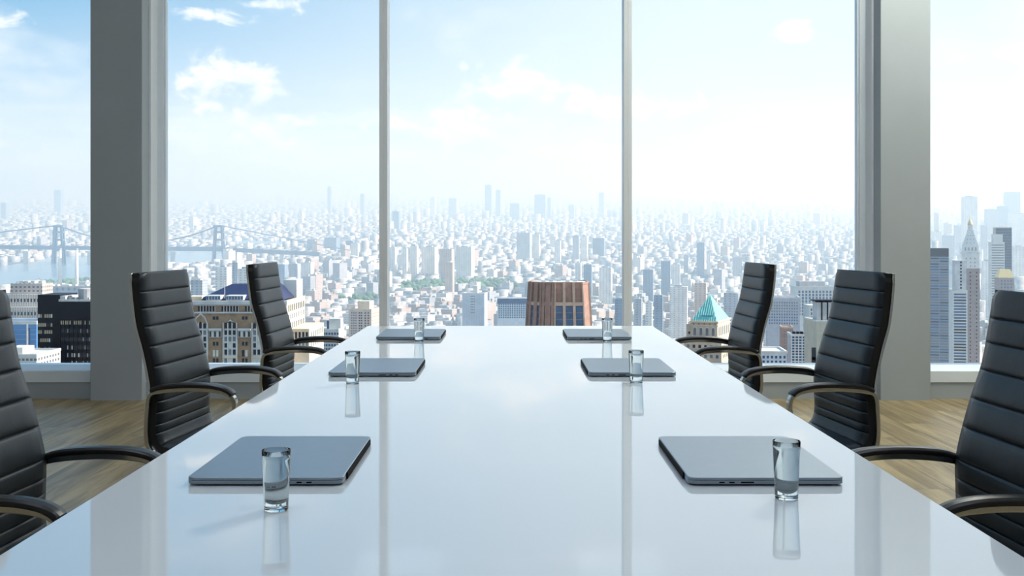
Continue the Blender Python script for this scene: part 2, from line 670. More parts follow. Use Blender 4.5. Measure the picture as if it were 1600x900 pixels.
def panel_mesh(s0, s1, top=False, flat=0.009, puff=0.004):
    mb = MB()
    ns, ny = 9, 12
    vs, fs = [], []
    for i in range(ns + 1):
        a = i / ns
        p, nrm, d = at_s(s0 + (s1 - s0) * a)
        prof_h = math.sin(math.pi * a) ** 0.4 if 0 < a < 1 else 0.0
        if top and a < 0.5:
            prof_h = 1.0 if a > 0 else 0.8
        hw = halfw(p) + 0.005
        if top and a < 0.35:
            hw -= 0.020 * (1 - a / 0.35) ** 2
        for j in range(ny + 1):
            c = 2.0 * j / ny - 1.0
            edge = min(1.0, (1 - abs(c)) * 7)
            h = flat * (0.4 + 0.6 * edge ** 0.5) + (puff * prof_h) * edge ** 0.5
            q = p + nrm * h
            vs.append((q.x - 0.22, c * hw, q.z))
    base = len(vs)
    for i in range(ns + 1):
        p, nrm, d = at_s(s0 + (s1 - s0) * i / ns)
        hw = halfw(p) + 0.005
        if top and i / ns < 0.35:
            hw -= 0.020 * (1 - i / ns / 0.35) ** 2
        for j in range(ny + 1):
            c = 2.0 * j / ny - 1.0
            q = p + nrm * 0.001
            vs.append((q.x - 0.22, c * hw, q.z))
    w = ny + 1
    for i in range(ns):
        for j in range(ny):
            fs.append((i * w + j, i * w + j + 1, (i + 1) * w + j + 1, (i + 1) * w + j))
            fs.append((base + i * w + j, base + (i + 1) * w + j, base + (i + 1) * w + j + 1, base + i * w + j + 1))
    for i in range(ns):
        for j in (0, ny):
            fs.append((i * w + j, (i + 1) * w + j, base + (i + 1) * w + j, base + i * w + j))
    for j in range(ny):
        for i in (0, ns):
            fs.append((i * w + j, base + i * w + j, base + i * w + j + 1, i * w + j + 1))
    mb.add(vs, fs)
    return mb.mesh('cushion_panel', True)


def make_chair():
    t = thing('conference_chair', 'chair', 'chair')
    seams = [s_of_z(z) for z in (0.973, 0.922, 0.865, 0.804, 0.741, 0.675, 0.636, 0.600, 0.566, 0.535)]
    s_seat = s_of_z(0.4965)
    # shell: thin sling behind the cushions
    def shell(a, c, name, par):
        mb = MB()
        n = 40
        path, nr = [], []
        vs, fs = [], []
        for i in range(n + 1):
            p, nrm, d = at_s(a + (c - a) * i / n)
            hw = halfw(p) - 0.004
            for (yy, off) in ((-hw, -0.012), (hw, -0.012), (hw, 0.004), (-hw, 0.004)):
                q = p + nrm * off
                vs.append((q.x - 0.22, yy, q.z))
        for i in range(n):
            for k in range(4):
                fs.append((i * 4 + k, i * 4 + (k + 1) % 4, (i + 1) * 4 + (k + 1) % 4, (i + 1) * 4 + k))
        fs += [(3, 2, 1, 0), tuple(n * 4 + k for k in range(4))]
        mb.add(vs, fs)
        return mb.build(name, M_leather, par)
    back = shell(0.0, s_seat, 'backrest', t)
    seat = shell(s_seat, arc[-1], 'seat', t)
    ed = [0.0] + seams + [s_seat]
    for i in range(len(ed) - 1):
        link('cushion_panel', panel_mesh(ed[i], ed[i + 1], top=(i == 0)), M_leather, back)
    ns = 7
    for i in range(ns):
        a = s_seat + (arc[-1] - s_seat) * i / ns
        c = s_seat + (arc[-1] - s_seat) * (i + 1) / ns
        link('cushion_panel', panel_mesh(a, c), M_leather, seat)
    # edge piping and chrome rail, each side
    for sgn in (-1, 1):
        n = 70
        P, A = [], []
        for i in range(n + 1):
            p, nrm, d = at_s(arc[-1] * i / n)
            hw = halfw(p)
            if i / n < 0.02:
                hw -= 0.006
            P.append(Vector((p.x - 0.22, sgn * hw, p.z)))
            A.append(nrm)
        Y = Vector((0, 1, 0))
        MB().sweep(P, [(-0.020, -0.006), (0.003, -0.006), (0.003, 0.006), (-0.020, 0.006)], lambda i: (A[i], Y)).build('edge_piping', M_edge, t, bevel=0.003)
        P2 = [p - A[i] * 0.0245 + Y * (sgn * 0.003) for i, p in enumerate(P)]
        MB().sweep(P2, [(-0.0045, -0.006), (0.0045, -0.006), (0.0045, 0.006), (-0.0045, 0.006)], lambda i: (A[i], Y)).build('side_rail', M_chrome, t, bevel=0.0015)
        # arm loop
        AL = [(-0.014, 0.652), (0.02, 0.667), (0.10, 0.675), (0.17, 0.6745), (0.220, 0.668), (0.250, 0.652), (0.257, 0.624), (0.248, 0.580), (0.236, 0.530),
              (0.212, 0.486), (0.16, 0.466), (0.08, 0.461), (0.020, 0.464), (-0.012, 0.486), (-0.023, 0.525), (-0.022, 0.59)]
        lp = catmull([(u - 0.22, sgn * 0.224, z) for u, z in AL], 6, closed=True)
        m = len(lp)

        def fr(i):
            d = (lp[(i + 1) % m] - lp[(i - 1) % m]).normalized()
            return Vector((-d.z, 0, d.x)), Y
        arm = MB().sweep(lp, [(-0.0065, -0.012), (0.0065, -0.012), (0.0065, 0.012), (-0.0065, 0.012)], fr, True).build('arm_frame', M_chrome, t, bevel=0.002)
        pp = catmull([(u - 0.22, sgn * 0.224, z + 0.0125) for u, z in [(-0.008, 0.657), (0.03, 0.669), (0.10, 0.675), (0.17, 0.6745), (0.215, 0.668), (0.240, 0.658), (0.252, 0.647)]], 6)

        def fr2(i):
            d = (pp[min(len(pp) - 1, i + 1)] - pp[max(0, i - 1)]).normalized()
            return Vector((-d.z, 0, d.x)), Y
        MB().sweep(pp, [(-0.007, -0.018), (-0.003, -0.020), (0.003, -0.019), (0.007, -0.013), (0.008, 0), (0.007, 0.013), (0.003, 0.019), (-0.003, 0.020), (-0.007, 0.018)], fr2).build('arm_pad', M_pad, arm, smooth=False, bevel=0.002)
    # mechanism, gas lift, star base
    MB().box(-0.10, 0.10, -0.09, 0.09, 0.415, 0.462).build('tilt_mechanism', M_plastic, t, bevel=0.008)
    MB().lathe([(0.014, 0.22), (0.014, 0.415)], 16).build('gas_lift', M_chrome, t, smooth=True)
    MB().lathe([(0.026, 0.09), (0.026, 0.24), (0.022, 0.245)], 18).build('column_sleeve', M_plastic, t, smooth=False)
    for k in range(5):
        a = 2 * math.pi * k / 5 + 0.3
        c, s = math.cos(a), math.sin(a)
        path = [Vector((c * r, s * r, z)) for r, z in ((0.02, 0.105), (0.12, 0.098), (0.22, 0.082), (0.27, 0.075))]
        side = Vector((-s, c, 0))
        leg = MB().sweep(path, [(-0.02, -0.012), (0.02, -0.012), (0.014, 0.012), (-0.014, 0.012)], lambda i: (side, Vector((0, 0, 1)))).build('base_leg', M_chrome, t, bevel=0.003)
        wb = MB()
        for w in (-0.012, 0.012):
            cx, cyy = c * 0.262 + side.x * w, s * 0.262 + side.y * w
            seg = 16
            vs, fs = [], []
            for e in (-0.008, 0.008):
                for q in range(seg):
                    th = 2 * math.pi * q / seg
                    vs.append((cx + side.x * e + c * 0.027 * math.cos(th), cyy + side.y * e + s * 0.027 * math.cos(th), 0.027 + 0.027 * math.sin(th)))
            fs = [tuple(range(seg - 1, -1, -1)), tuple(range(seg, 2 * seg))] + [(q, (q + 1) % seg, seg + (q + 1) % seg, seg + q) for q in range(seg)]
            wb.add(vs, fs)
        wb.lathe([(0.007, 0.03), (0.007, 0.068)], 8, (c * 0.262, s * 0.262, 0))
        wb.build('caster', M_plastic, leg)
    return t


chair0 = make_chair()
R = math.radians
CH = [  # back x (at arm height), y, turn, label
    (-1.005, 2.095, R(-4), 'black ribbed leather conference chair nearest the camera, by the dark tower window'),
    (-1.070, 3.555, R(-6.5), 'black ribbed leather chair in the middle of the row by the dark glass tower'),
    (-0.985, 4.690, R(-3), 'black ribbed leather chair at the far table end beside the gothic stone building'),
    (0.965, 2.095, R(184), 'black ribbed leather conference chair nearest the camera, before the skyscraper window'),
    (1.083, 3.555, R(186.5), 'black ribbed leather chair in the middle of the row, before the lighter pillar'),
    (0.995, 4.690, R(183), 'black ribbed leather chair at the far table end beside the green pyramid roof'),
]
for i, (bx, y, rz, lab) in enumerate(CH):
    c = chair0 if i == 0 else copy_tree(chair0)
    sx = 0.22 if bx < 0 else -0.22
    c.location = (bx + sx, y, 0)
    c.rotation_euler = (0, 0, rz)
    tag(c, lab, 'chair', 'chairs around the conference table')

# ------------------------------------------------------------------ laptops


def rrect(x0, x1, y0, y1, r, n=6):
    pts = []
    for cx, cy_, a0 in ((x1 - r, y1 - r, 0), (x0 + r, y1 - r, 90), (x0 + r, y0 + r, 180), (x1 - r, y0 + r, 270)):
        for k in range(n + 1):
            a = math.radians(a0 + 90 * k / n)
            pts.append((cx + r * math.cos(a), cy_ + r * math.sin(a)))
    return pts


def make_laptop(h):
    """h=+1: hinge towards +x. width runs along y"""
    t = thing('laptop', 'laptop', 'laptop')
    W2, L2 = 0.1255, 0.184
    base = rrect(-W2, W2, -L2, L2, 0.014)
    inner = rrect(-W2 + 0.006, W2 - 0.006, -L2 + 0.006, L2 - 0.006, 0.012)
    bo = MB()
    bo.prism(inner, 0.0012, 0.003, base)
    bo.prism(base, 0.003, 0.0088)
    bo.build('base', M_alu, t)
    lid = MB()
    lid.prism(base, 0.0094, 0.0126)
    lid.prism(base, 0.0126, 0.0134, rrect(-W2 + 0.0012, W2 - 0.0012, -L2 + 0.0012, L2 - 0.0012, 0.0135))
    lid.build('lid', M_alu, t)
    MB().prism(rrect(-W2 + 0.0015, W2 - 0.0015, -L2 + 0.0015, L2 - 0.0015, 0.013), 0.0088, 0.0094).build('lid_gasket', M_aludark, t)
    # long dark hinge along the side towards the table middle
    x = h * W2
    MB().box(min(x - h * 0.006, x + h * 0.0025), max(x - h * 0.006, x + h * 0.0025), -0.140, 0.155, 0.0016, 0.0122).build('hinge', M_aludark, t, bevel=0.0008)
    # ports on the edge that faces the camera
    for (a, w) in ((h * 0.072, 0.0085), (h * 0.056, 0.0085), (h * 0.031, 0.021)):
        MB().box(a - w / 2, a + w / 2, -L2 - 0.0003, -L2 + 0.002, 0.0045, 0.0068).build('port', M_aludark, t)
    for sx in (-1, 1):
        for sy in (-1, 1):
            MB().lathe([(0.006, 0), (0.006, 0.0013)], 12, (sx * (W2 - 0.02), sy * (L2 - 0.02), 0)).build('foot', M_rubber, t)
    return t


LP = [(-0.3955, 1.940, 1, 'grey metal laptop behind the nearest glass in the row by the dark tower'),
      (-0.3975, 3.313, 1, 'grey metal laptop in the middle of the row by the dark tower'),
      (-0.3975, 4.430, 1, 'grey metal laptop at the far table end next to the gothic building side'),
      (0.4130, 1.940, -1, 'grey metal laptop behind the nearest glass in the row by the skyscrapers'),
      (0.3520, 3.313, -1, 'grey metal laptop in the middle of the row by the skyscrapers'),
      (0.3490, 4.430, -1, 'grey metal laptop at the far table end below the brown brick tower')]
src = {}
for (x, y, h, lab) in LP:
    if h not in src:
        src[h] = t = make_laptop(h)
    else:
        t = copy_tree(src[h])
    t.location = (x, y, TH + 0.0001)
    tag(t, lab, 'laptop', 'closed laptops on the table')

# ------------------------------------------------------------------ glasses of water


def make_glass():
    t = thing('water_glass', 'glass', 'glass')
    Hh, r0, r1, wl, bt, lvl = 0.0888, 0.0174, 0.0212, 0.0011, 0.0055, 0.0815

    def ro(z):
        return r0 + (r1 - r0) * z / Hh
    outer = [(0.0, 0.0), (r0 - 0.001, 0.0), (r0, 0.001)] + [(ro(z), z) for z in (0.006, 0.02, 0.04, 0.06, 0.075, Hh - 0.0006)]
    rim = [(ro(Hh) - 0.0004, Hh), (ro(Hh) - wl + 0.0003, Hh), (ro(Hh) - wl, Hh - 0.0006)]
    inner = [(ro(z) - wl, z) for z in (0.075, 0.06, 0.04, 0.02, bt + 0.002)] + [(ro(bt) - wl - 0.0015, bt), (0.0, bt)]
    MB().lathe(outer + rim + inner, 48).build('tumbler', M_glass, t, smooth=True)
    g = 0.00015
    wat = [(0.0, bt - g), (ro(bt) - wl - 0.0013, bt - g)] + [(ro(z) - wl + g, z) for z in (bt + 0.002 - g, 0.02, 0.04, 0.06, lvl)] + [(0.0, lvl)]
    MB().lathe(wat, 48).build('water', M_water, t, smooth=False)
    return t


def smooth_by_angle(o, ang=35):
    me = o.data
    for p in me.polygons:
        p.use_smooth = True
    bm = bmesh.new()
    bm.from_mesh(me)
    bmesh.ops.remove_doubles(bm, verts=bm.verts, dist=1e-6)
    bmesh.ops.recalc_face_normals(bm, faces=bm.faces)
    for e in bm.edges:
        e.smooth = not (len(e.link_faces) == 2 and e.calc_face_angle(0) > math.radians(ang))
    bm.to_mesh(me)
    bm.free()


glass0 = make_glass()
for ch in glass0.children:
    smooth_by_angle(ch)
GL = [(-0.343, 1.601, 'tall glass of water standing nearest the camera, before the laptop by dark tower'),
      (-0.4297, 2.978, 'glass of water before the middle laptop in the row by the dark tower'),
      (-0.3496, 4.197, 'glass of water before the far laptop on the gothic building side'),
      (0.4235, 1.672, 'tall glass of water before the near laptop in the row by the skyscrapers'),
      (0.3470, 3.004, 'glass of water before the middle laptop in the row by the skyscrapers'),
      (0.3740, 4.205, 'glass of water at the far table end below the brown brick tower')]
for i, (x, y, lab) in enumerate(GL):
    t = glass0 if i == 0 else copy_tree(glass0)
    t.location = (x, y, TH + 0.0001)
    tag(t, lab, 'glass', 'glasses of water on the table')

# ------------------------------------------------------------------ the city outside
HC, SLOPE = 260.0, 0.05


def zg(y):
    return CAMH - HC + SLOPE * max(0.0, y)


def ground_D(py):
    return FPX * HC / (py - VPY + FPX * SLOPE)


def WP(px, py, D):
    return (XP(px, D), D, CAMH - (py - VPY) / FPX * D)


GA = math.radians(-26)      # street grid of the city


def facade(name, wall, win, sx=3.2, sz=3.4, fx=(0.25, 0.75), fz=(0.3, 0.78), ang=0.0, strength=0.75, attr=False, rough=0.7, var=0.12, roof=None):
    if name in MATS:
        return MATS[name]
    m = bpy.data.materials.new(name)
    m.use_nodes = True
    t = m.node_tree
    p = t.nodes['Principled BSDF']
    q = NB(t)
    geo = q.n('ShaderNodeNewGeometry')
    pos = q.mapping(geo.outputs['Position'], rot=(0, 0, -ang))
    s = q.n('ShaderNodeSeparateXYZ')
    t.links.new(pos, s.inputs[0])
    nn = q.n('ShaderNodeSeparateXYZ')
    t.links.new(geo.outputs['Normal'], nn.inputs[0])
    u = q.m('FRACT', q.m('DIVIDE', q.m('ADD', s.outputs[0], s.outputs[1]), sx))
    v = q.m('FRACT', q.m('DIVIDE', s.outputs[2], sz))
    mu = q.m('MULTIPLY', q.m('GREATER_THAN', u, fx[0]), q.m('LESS_THAN', u, fx[1]))
    mv = q.m('MULTIPLY', q.m('GREATER_THAN', v, fz[0]), q.m('LESS_THAN', v, fz[1]))
    side = q.m('LESS_THAN', q.m('ABSOLUTE', nn.outputs[2]), 0.5)
    f = q.m('MULTIPLY', q.m('MULTIPLY', mu, mv), q.m('MULTIPLY', side, strength))
    nz = q.noise(geo.outputs['Position'], 0.06, 4, 0.6)
    if attr:
        a = q.n('ShaderNodeAttribute', attribute_name='wall_tint')
        wc = a.outputs['Color']
    else:
        lo = tuple(x * (1 - var) for x in wall[:3]) + (1,)
        hi = tuple(min(1, x * (1 + var)) for x in wall[:3]) + (1,)
        wc = q.mix(q.ss(nz, 0.3, 0.7), lo, hi)
    rc = q.mix(q.ss(nz, 0.35, 0.65), roof or (0.30, 0.30, 0.31, 1), (0.62, 0.61, 0.60, 1) if roof is None else tuple(min(1, 1.3 * x) for x in roof[:3]) + (1,))
    wc = q.mix(side, rc, wc)
    c = q.mix(f, wc, win)
    t.links.new(c, p.inputs['Base Color'])
    p.inputs['Roughness'].default_value = rough
    MATS[name] = m
    return m


DARKWIN = (0.03, 0.055, 0.11, 1)
# --- ground, river, park
gm = bpy.data.materials.new('city_ground')
gm.use_nodes = True
q = NB(gm.node_tree)
geo = q.n('ShaderNodeNewGeometry')
nz = q.noise(geo.outputs['Position'], 0.004, 6, 0.65)
nz2 = q.noise(geo.outputs['Position'], 0.0007, 5, 0.6)
c = q.mix(q.ss(nz, 0.35, 0.65), (0.10, 0.12, 0.13, 1), (0.40, 0.39, 0.37, 1))
c = q.mix(q.m('MULTIPLY', q.ss(nz2, 0.48, 0.62), 0.75), c, (0.06, 0.11, 0.08, 1))
gm.node_tree.links.new(c, gm.node_tree.nodes['Principled BSDF'].inputs['Base Color'])
gm.node_tree.nodes['Principled BSDF'].inputs['Roughness'].default_value = 0.9
mb = MB()
ys = [-60000, 0, 1000, 4000, 16000, 70000]
mb.add([(x, y, zg(y)) for y in ys for x in (-70000, 70000)], [(2 * i, 2 * i + 1, 2 * i + 3, 2 * i + 2) for i in range(len(ys) - 1)])
struct(mb.build('ground', gm))


def ground_poly(name, pts, m, lift):
    vs = []
    for px, py in pts:
        D = ground_D(py)
        vs.append((XP(px, D), D, zg(D) + lift))
    o = MB().add(vs, [tuple(range(len(vs)))]).build(name, m)
    if o.data.polygons[0].normal.z < 0:
        o.data.flip_normals()
    return o


M_river = mat('river_water', (0.20, 0.30, 0.38), 0.22, var=0.08, vscale=0.002, bump=0.0)
RIVER = [(-420, 452), (-150, 455), (0, 452), (60, 446), (141, 441), (215, 428), (257, 415), (330, 412), (372, 401), (420, 394), (500, 392), (500, 388), (430, 388), (350, 391), (300, 388),
         (257, 389), (200, 394), (141, 400), (66, 402), (57, 409), (0, 416), (-150, 420), (-420, 424)]
struct(ground_poly('river', RIVER, M_river, 1.0))
INLET = [(345, 379), (380, 376), (470, 378), (478, 384), (420, 386), (350, 386)]
struct(ground_poly('river_inlet', INLET, M_river, 1.2))


def inside(px, py, poly):
    r = False
    n = len(poly)
    for i in range(n):
        x0, y0 = poly[i]
        x1, y1 = poly[(i + 1) % n]
        if (y0 > py) != (y1 > py) and px < (x1 - x0) * (py - y0) / (y1 - y0) + x0:
            r = not r
    return r


PARK = [(606, 452), (640, 444), (720, 441), (800, 444), (812, 452), (740, 456), (640, 458)]
PARK2 = [(520, 470), (560, 462), (596, 464), (596, 474), (540, 478)]
HERO = []      # screen rectangles and depths that the fabric keeps clear of


class Bld:
    """building whose front stands at depth D; local x to the right, y backwards, z up from the ground"""
    def __init__(self, name, label, x0, x1, ytop, D, depth, rot=0.0, group=None, cat='building'):
        self.D = D
        self.s = D / FPX
        self.cx = (x0 + x1) / 2
        self.w = (x1 - x0) * self.s
        self.d = depth
        self.z0 = zg(D) - 1.0
        self.root = thing(name, label, cat, (XP(self.cx, D), D, self.z0), rot, group)
        self.top = self.zl(ytop)
        HERO.append((XP(self.cx, D), D + depth / 2, max(self.w, depth) * 0.75))

    def zl(self, py):
        return CAMH - (py - VPY) * self.s - self.z0

    def xl(self, px):
        return (px - self.cx) * self.s

    def body(self, m, name='walls', x0=None, x1=None, y0=0.0, y1=None, z0=0.0, z1=None, bevel=0):
        return MB().box(-self.w / 2 if x0 is None else x0, self.w / 2 if x1 is None else x1, y0, self.d if y1 is None else y1, z0, self.top if z1 is None else z1).build(name, m, self.root, bevel=bevel)

    def parapet(self, m, h=1.2, t=0.8, over=0.3, x0=None, x1=None, y0=0.0, y1=None, z=None):
        x0 = -self.w / 2 if x0 is None else x0
        x1 = self.w / 2 if x1 is None else x1
        y1 = self.d if y1 is None else y1
        z = self.top if z is None else z
        mb = MB()
        mb.box(x0 - over, x1 + over, y0 - over, y0 + t, z - 0.4, z + h)
        mb.box(x0 - over, x1 + over, y1 - t, y1 + over, z - 0.4, z + h)
        mb.box(x0 - over, x0 + t, y0 + t, y1 - t, z - 0.4, z + h)
        mb.box(x1 - t, x1 + over, y0 + t, y1 - t, z - 0.4, z + h)
        return mb.build('parapet', m, self.root)

    def pane(self, name, x, z, w, h, m, face='F', y=0.0, proud=0.12, cache={}):
        """one window: pane with a raised frame and sill, standing on a face"""
        key = (round(w, 2), round(h, 2), round(proud, 2), m.name, name)
        if key not in cache:
            mb = MB().box(-w / 2, w / 2, -proud, 0.3, -h / 2, h / 2)
            me = mb.mesh(name)
            me.materials.append(m)
            cache[key] = me
        o = link(name, cache[key], m, self.root)
        if face == 'F':
            o.location = (x, y, z)
        elif face == 'R':
            o.location = (y, x, z)
            o.rotation_euler = (0, 0, math.pi / 2)
        else:
            o.location = (y, x, z)
            o.rotation_euler = (0, 0, -math.pi / 2)
        return o

    def grid(self, m, cols, rows, w, h, face='F', y=0.0, name='window', mats=None):
        for z in rows:
            for x in cols:
                self.pane(name, x, z, w, h, random.choice(mats) if mats else m, face, y)


def frange(a, b, n):
    return [a + (b - a) * (i + 0.5) / n for i in range(n)]


W_blue = mat('city_glass_blue', (0.05, 0.11, 0.22), 0.15, var=0.25, vscale=0.2)
W_dark = mat('city_glass_dark', (0.02, 0.028, 0.045), 0.25, spec=0.3, var=0.2, vscale=0.2)
W_grey = mat('city_glass_grey', (0.16, 0.18, 0.21), 0.2, var=0.2, vscale=0.2)
W_pale = mat('city_blind_pale', (0.62, 0.60, 0.55), 0.6, var=0.1, vscale=0.2)
W_lit = mat('city_window_lit_tan', (0.34, 0.29, 0.20), 0.5, var=0.25, vscale=0.3)  # tan base colour stands in for light behind the windows
C_white = mat('city_stone_white', (0.64, 0.63, 0.61), 0.8, var=0.1, vscale=0.15)
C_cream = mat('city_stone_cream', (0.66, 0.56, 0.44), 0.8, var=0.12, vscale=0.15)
C_grey = mat('city_stone_grey', (0.42, 0.42, 0.43), 0.8, var=0.15, vscale=0.15)
C_lgrey = mat('city_stone_lightgrey', (0.56, 0.56, 0.57), 0.8, var=0.15, vscale=0.2)
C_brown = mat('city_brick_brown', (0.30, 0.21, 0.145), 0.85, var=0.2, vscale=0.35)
C_red = mat('city_brick_red', (0.36, 0.215, 0.17), 0.85, var=0.16, vscale=0.3)
C_redpale = mat('city_brick_buff', (0.58, 0.41, 0.32), 0.85, var=0.12, vscale=0.3)
C_dark = mat('city_steel_dark', (0.012, 0.014, 0.022), 0.5, spec=0.15, var=0.2, vscale=0.1)
C_roofblue = mat('city_slate_blue', (0.018, 0.028, 0.085), 0.6, var=0.2, vscale=0.2)
C_copper = mat('city_copper_green', (0.20, 0.52, 0.48), 0.6, var=0.15, vscale=0.3)
C_gold = mat('city_gilt', (0.72, 0.55, 0.26), 0.45, metal=0.2, var=0.1)
C_metal = mat('city_roof_plant', (0.5, 0.5, 0.5), 0.6, var=0.2, vscale=0.3)
C_violet = mat('city_brick_violet', (0.33, 0.26, 0.25), 0.85, var=0.12, vscale=0.2)

# --- dark tower behind the near pillar
B = Bld('dark_office_tower', 'near-black office tower with lit window bands beside the dark pillar', 92, 216, 470, 600, 34)
B.body(C_dark)
s = B.s
x0w, x1w = B.xl(57), B.xl(86)
MB().box(x0w, x1w + 2, 1.5, 26, 0, B.zl(461)).build('wing', C_dark, B.root)
B.parapet(C_metal, 0.8, 0.6, 0.1)
MB().box(B.xl(84), B.xl(100), 2, 20, B.zl(470), B.zl(463)).build('roof_deck', C_metal, B.root)
MB().lathe([(4.5, 0), (4.5, 6.2), (4.0, 6.6)], 16, (B.xl(127), 8, B.top)).build('roof_tank', C_grey, B.root)
for k in range(4):
    MB().box(B.xl(104 + 9 * k), B.xl(108 + 9 * k), 4, 8, B.top, B.top + 1.6).build('roof_vent', C_metal, B.root)
for r, py in enumerate((494, 508, 519, 532, 545, 556, 567)):
    for px in np.arange(59.0, 82, 3.3):
        B.pane('window', B.xl(px), B.zl(py), 2.3 * s, 5.5 * s, random.choice([W_lit, W_lit, W_pale, W_dark] if r < 4 else [W_dark, W_grey, W_dark, W_pale]), y=1.5)
for r, py in enumerate((504, 517, 530, 543, 555, 567)):
    for px in np.arange(96.0, 214, 3.4):
        lo = random.random()
        B.pane('window', B.xl(px), B.zl(py), 2.2 * s, 6 * s, W_lit if r == 0 and lo < .6 else (W_pale if (r > 2 and lo < .45 and 100 < px < 126) else (W_grey if lo < .25 else W_dark)))
for px in np.arange(94.2, 216, 6.8):
    B.body(C_dark, 'fin', B.xl(px) - 0.2, B.xl(px) + 0.2, -0.5, 0.1, 0, B.zl(500))

# --- blue glass block and neighbours in the same bay
B = Bld('blue_glass_block', 'bright blue glass office block with white roof trim', -40, 57, 506, 820, 30)
B.body(mat('city_curtain_blue', (0.10, 0.25, 0.50), 0.18, var=0.12, vscale=0.08))
B.parapet(C_white, 2.0, 1.2, 0.4)
for a, c in ((14, 20), (43, 47), (-10, -6)):
    B.body(C_white, 'pilaster', B.xl(a) - 0.6, B.xl(a) + 0.6, -0.8, 0.1, 0, B.top)
    B.body(W_blue, 'recess_glazing', B.xl(a) + 0.7, B.xl(c), -0.3, 0.1, 0, B.top - 3)
for z in np.arange(B.zl(574) - 8, B.top - 2, 3.6):
    B.body(mat('city_spandrel_blue', (0.16, 0.32, 0.56), 0.3, var=0.1), 'floor_band', None, None, -0.15, 0.05, z, z + 0.5)
B = Bld('stepped_office_building', 'cream stepped building with violet shaded front, above the blue glass block', -60, 60, 508, 1000, 40)
lvls = [(-60, 57, 480, 508), (-50, 60, 461, 482), (7, 62, 447, 462)]
fm = facade('stepped_front', (0.62, 0.54, 0.46), (0.16, 0.17, 0.24, 1), 2.2, 3.6, (0.3, 0.75), (0.1, 0.95), strength=0.6)
B.body(fm, z1=B.zl(480))
MB().box(B.xl(-50), B.xl(58), 6, 38, B.zl(482), B.zl(461)).build('setback', fm, B.root)
MB().box(B.xl(7), B.xl(57), 12, 36, B.zl(463), B.zl(444)).build('crown', facade('stepped_crown', (0.50, 0.42, 0.38), DARKWIN, 4, 3.6), B.root)
for px in (18, 26, 36, 48):
    MB().box(B.xl(px), B.xl(px + 6), 16, 24, B.zl(444), B.zl(440)).build('roof_vent', C_metal, B.root)
for py in (470, 490):
    for px in np.arange(-44, 56, 5.2):
        B.pane('window', B.xl(px), B.zl(py), 1.5, 3.0, W_dark, y=6 if py == 470 else 0)
B = Bld('white_low_building', 'small white low-rise block in front of the blue glass block', -20, 57, 556, 560, 30)
fm = facade('white_low', (0.58, 0.56, 0.54), DARKWIN, 3.0, 3.3, (.2, .7), (.3, .7), strength=0.0)
B.body(fm)
MB().box(B.xl(2), B.xl(27), 6, 20, B.top, B.zl(545)).build('penthouse', C_white, B.root)
B.parapet(C_white, 0.9, 0.6, 0.2)
for py in (562, 570, 578):
    for px in np.arange(-14, 56, 6.3):
        B.pane('window', B.xl(px), B.zl(py), 4.0 * B.s, 3.6 * B.s, W_blue if px < 30 else W_grey)
for yy in frange(1, 29, 8):
    for py in (562, 570, 578):
        B.pane('window', yy, B.zl(py), 1.5, 1.3, W_grey, 'R', y=B.w / 2)
B = Bld('riverside_power_house', 'long blue-grey power house at the river edge behind the dark tower', 62, 210, 449, 1700, 60)
B.body(facade('power_house', (0.34, 0.40, 0.48), DARKWIN, 9, 12, (.3, .7), (.2, .8), strength=.5))
B.parapet(C_grey, 2, 2, .5)
for px in (72, 82, 100, 110, 128):
    MB().box(B.xl(px), B.xl(px + 4), 10, 20, B.top, B.top + 4).build('roof_vent', C_metal, B.root)
for px, lab in ((94, 'white smokestack by the river, standing closer to the bridge tower line'), (120, 'white smokestack by the river, standing beside the dark pillar')):
    D = 2450
    t = thing('smokestack', lab, 'chimney', (XP(px, D), D, zg(D) - 1), 0, 'riverside smokestacks')
    hh = CAMH - (388 - VPY) / FPX * D - zg(D) + 1
    MB().lathe([(4.6, 0), (3.0, hh - 3)], 18).build('shaft', C_white, t, smooth=True)
    MB().lathe([(3.2, hh - 3), (3.2, hh), (2.4, hh), (2.4, hh - 1)], 18).build('rim', C_grey, t, smooth=True)

# --- suspension bridge over the river


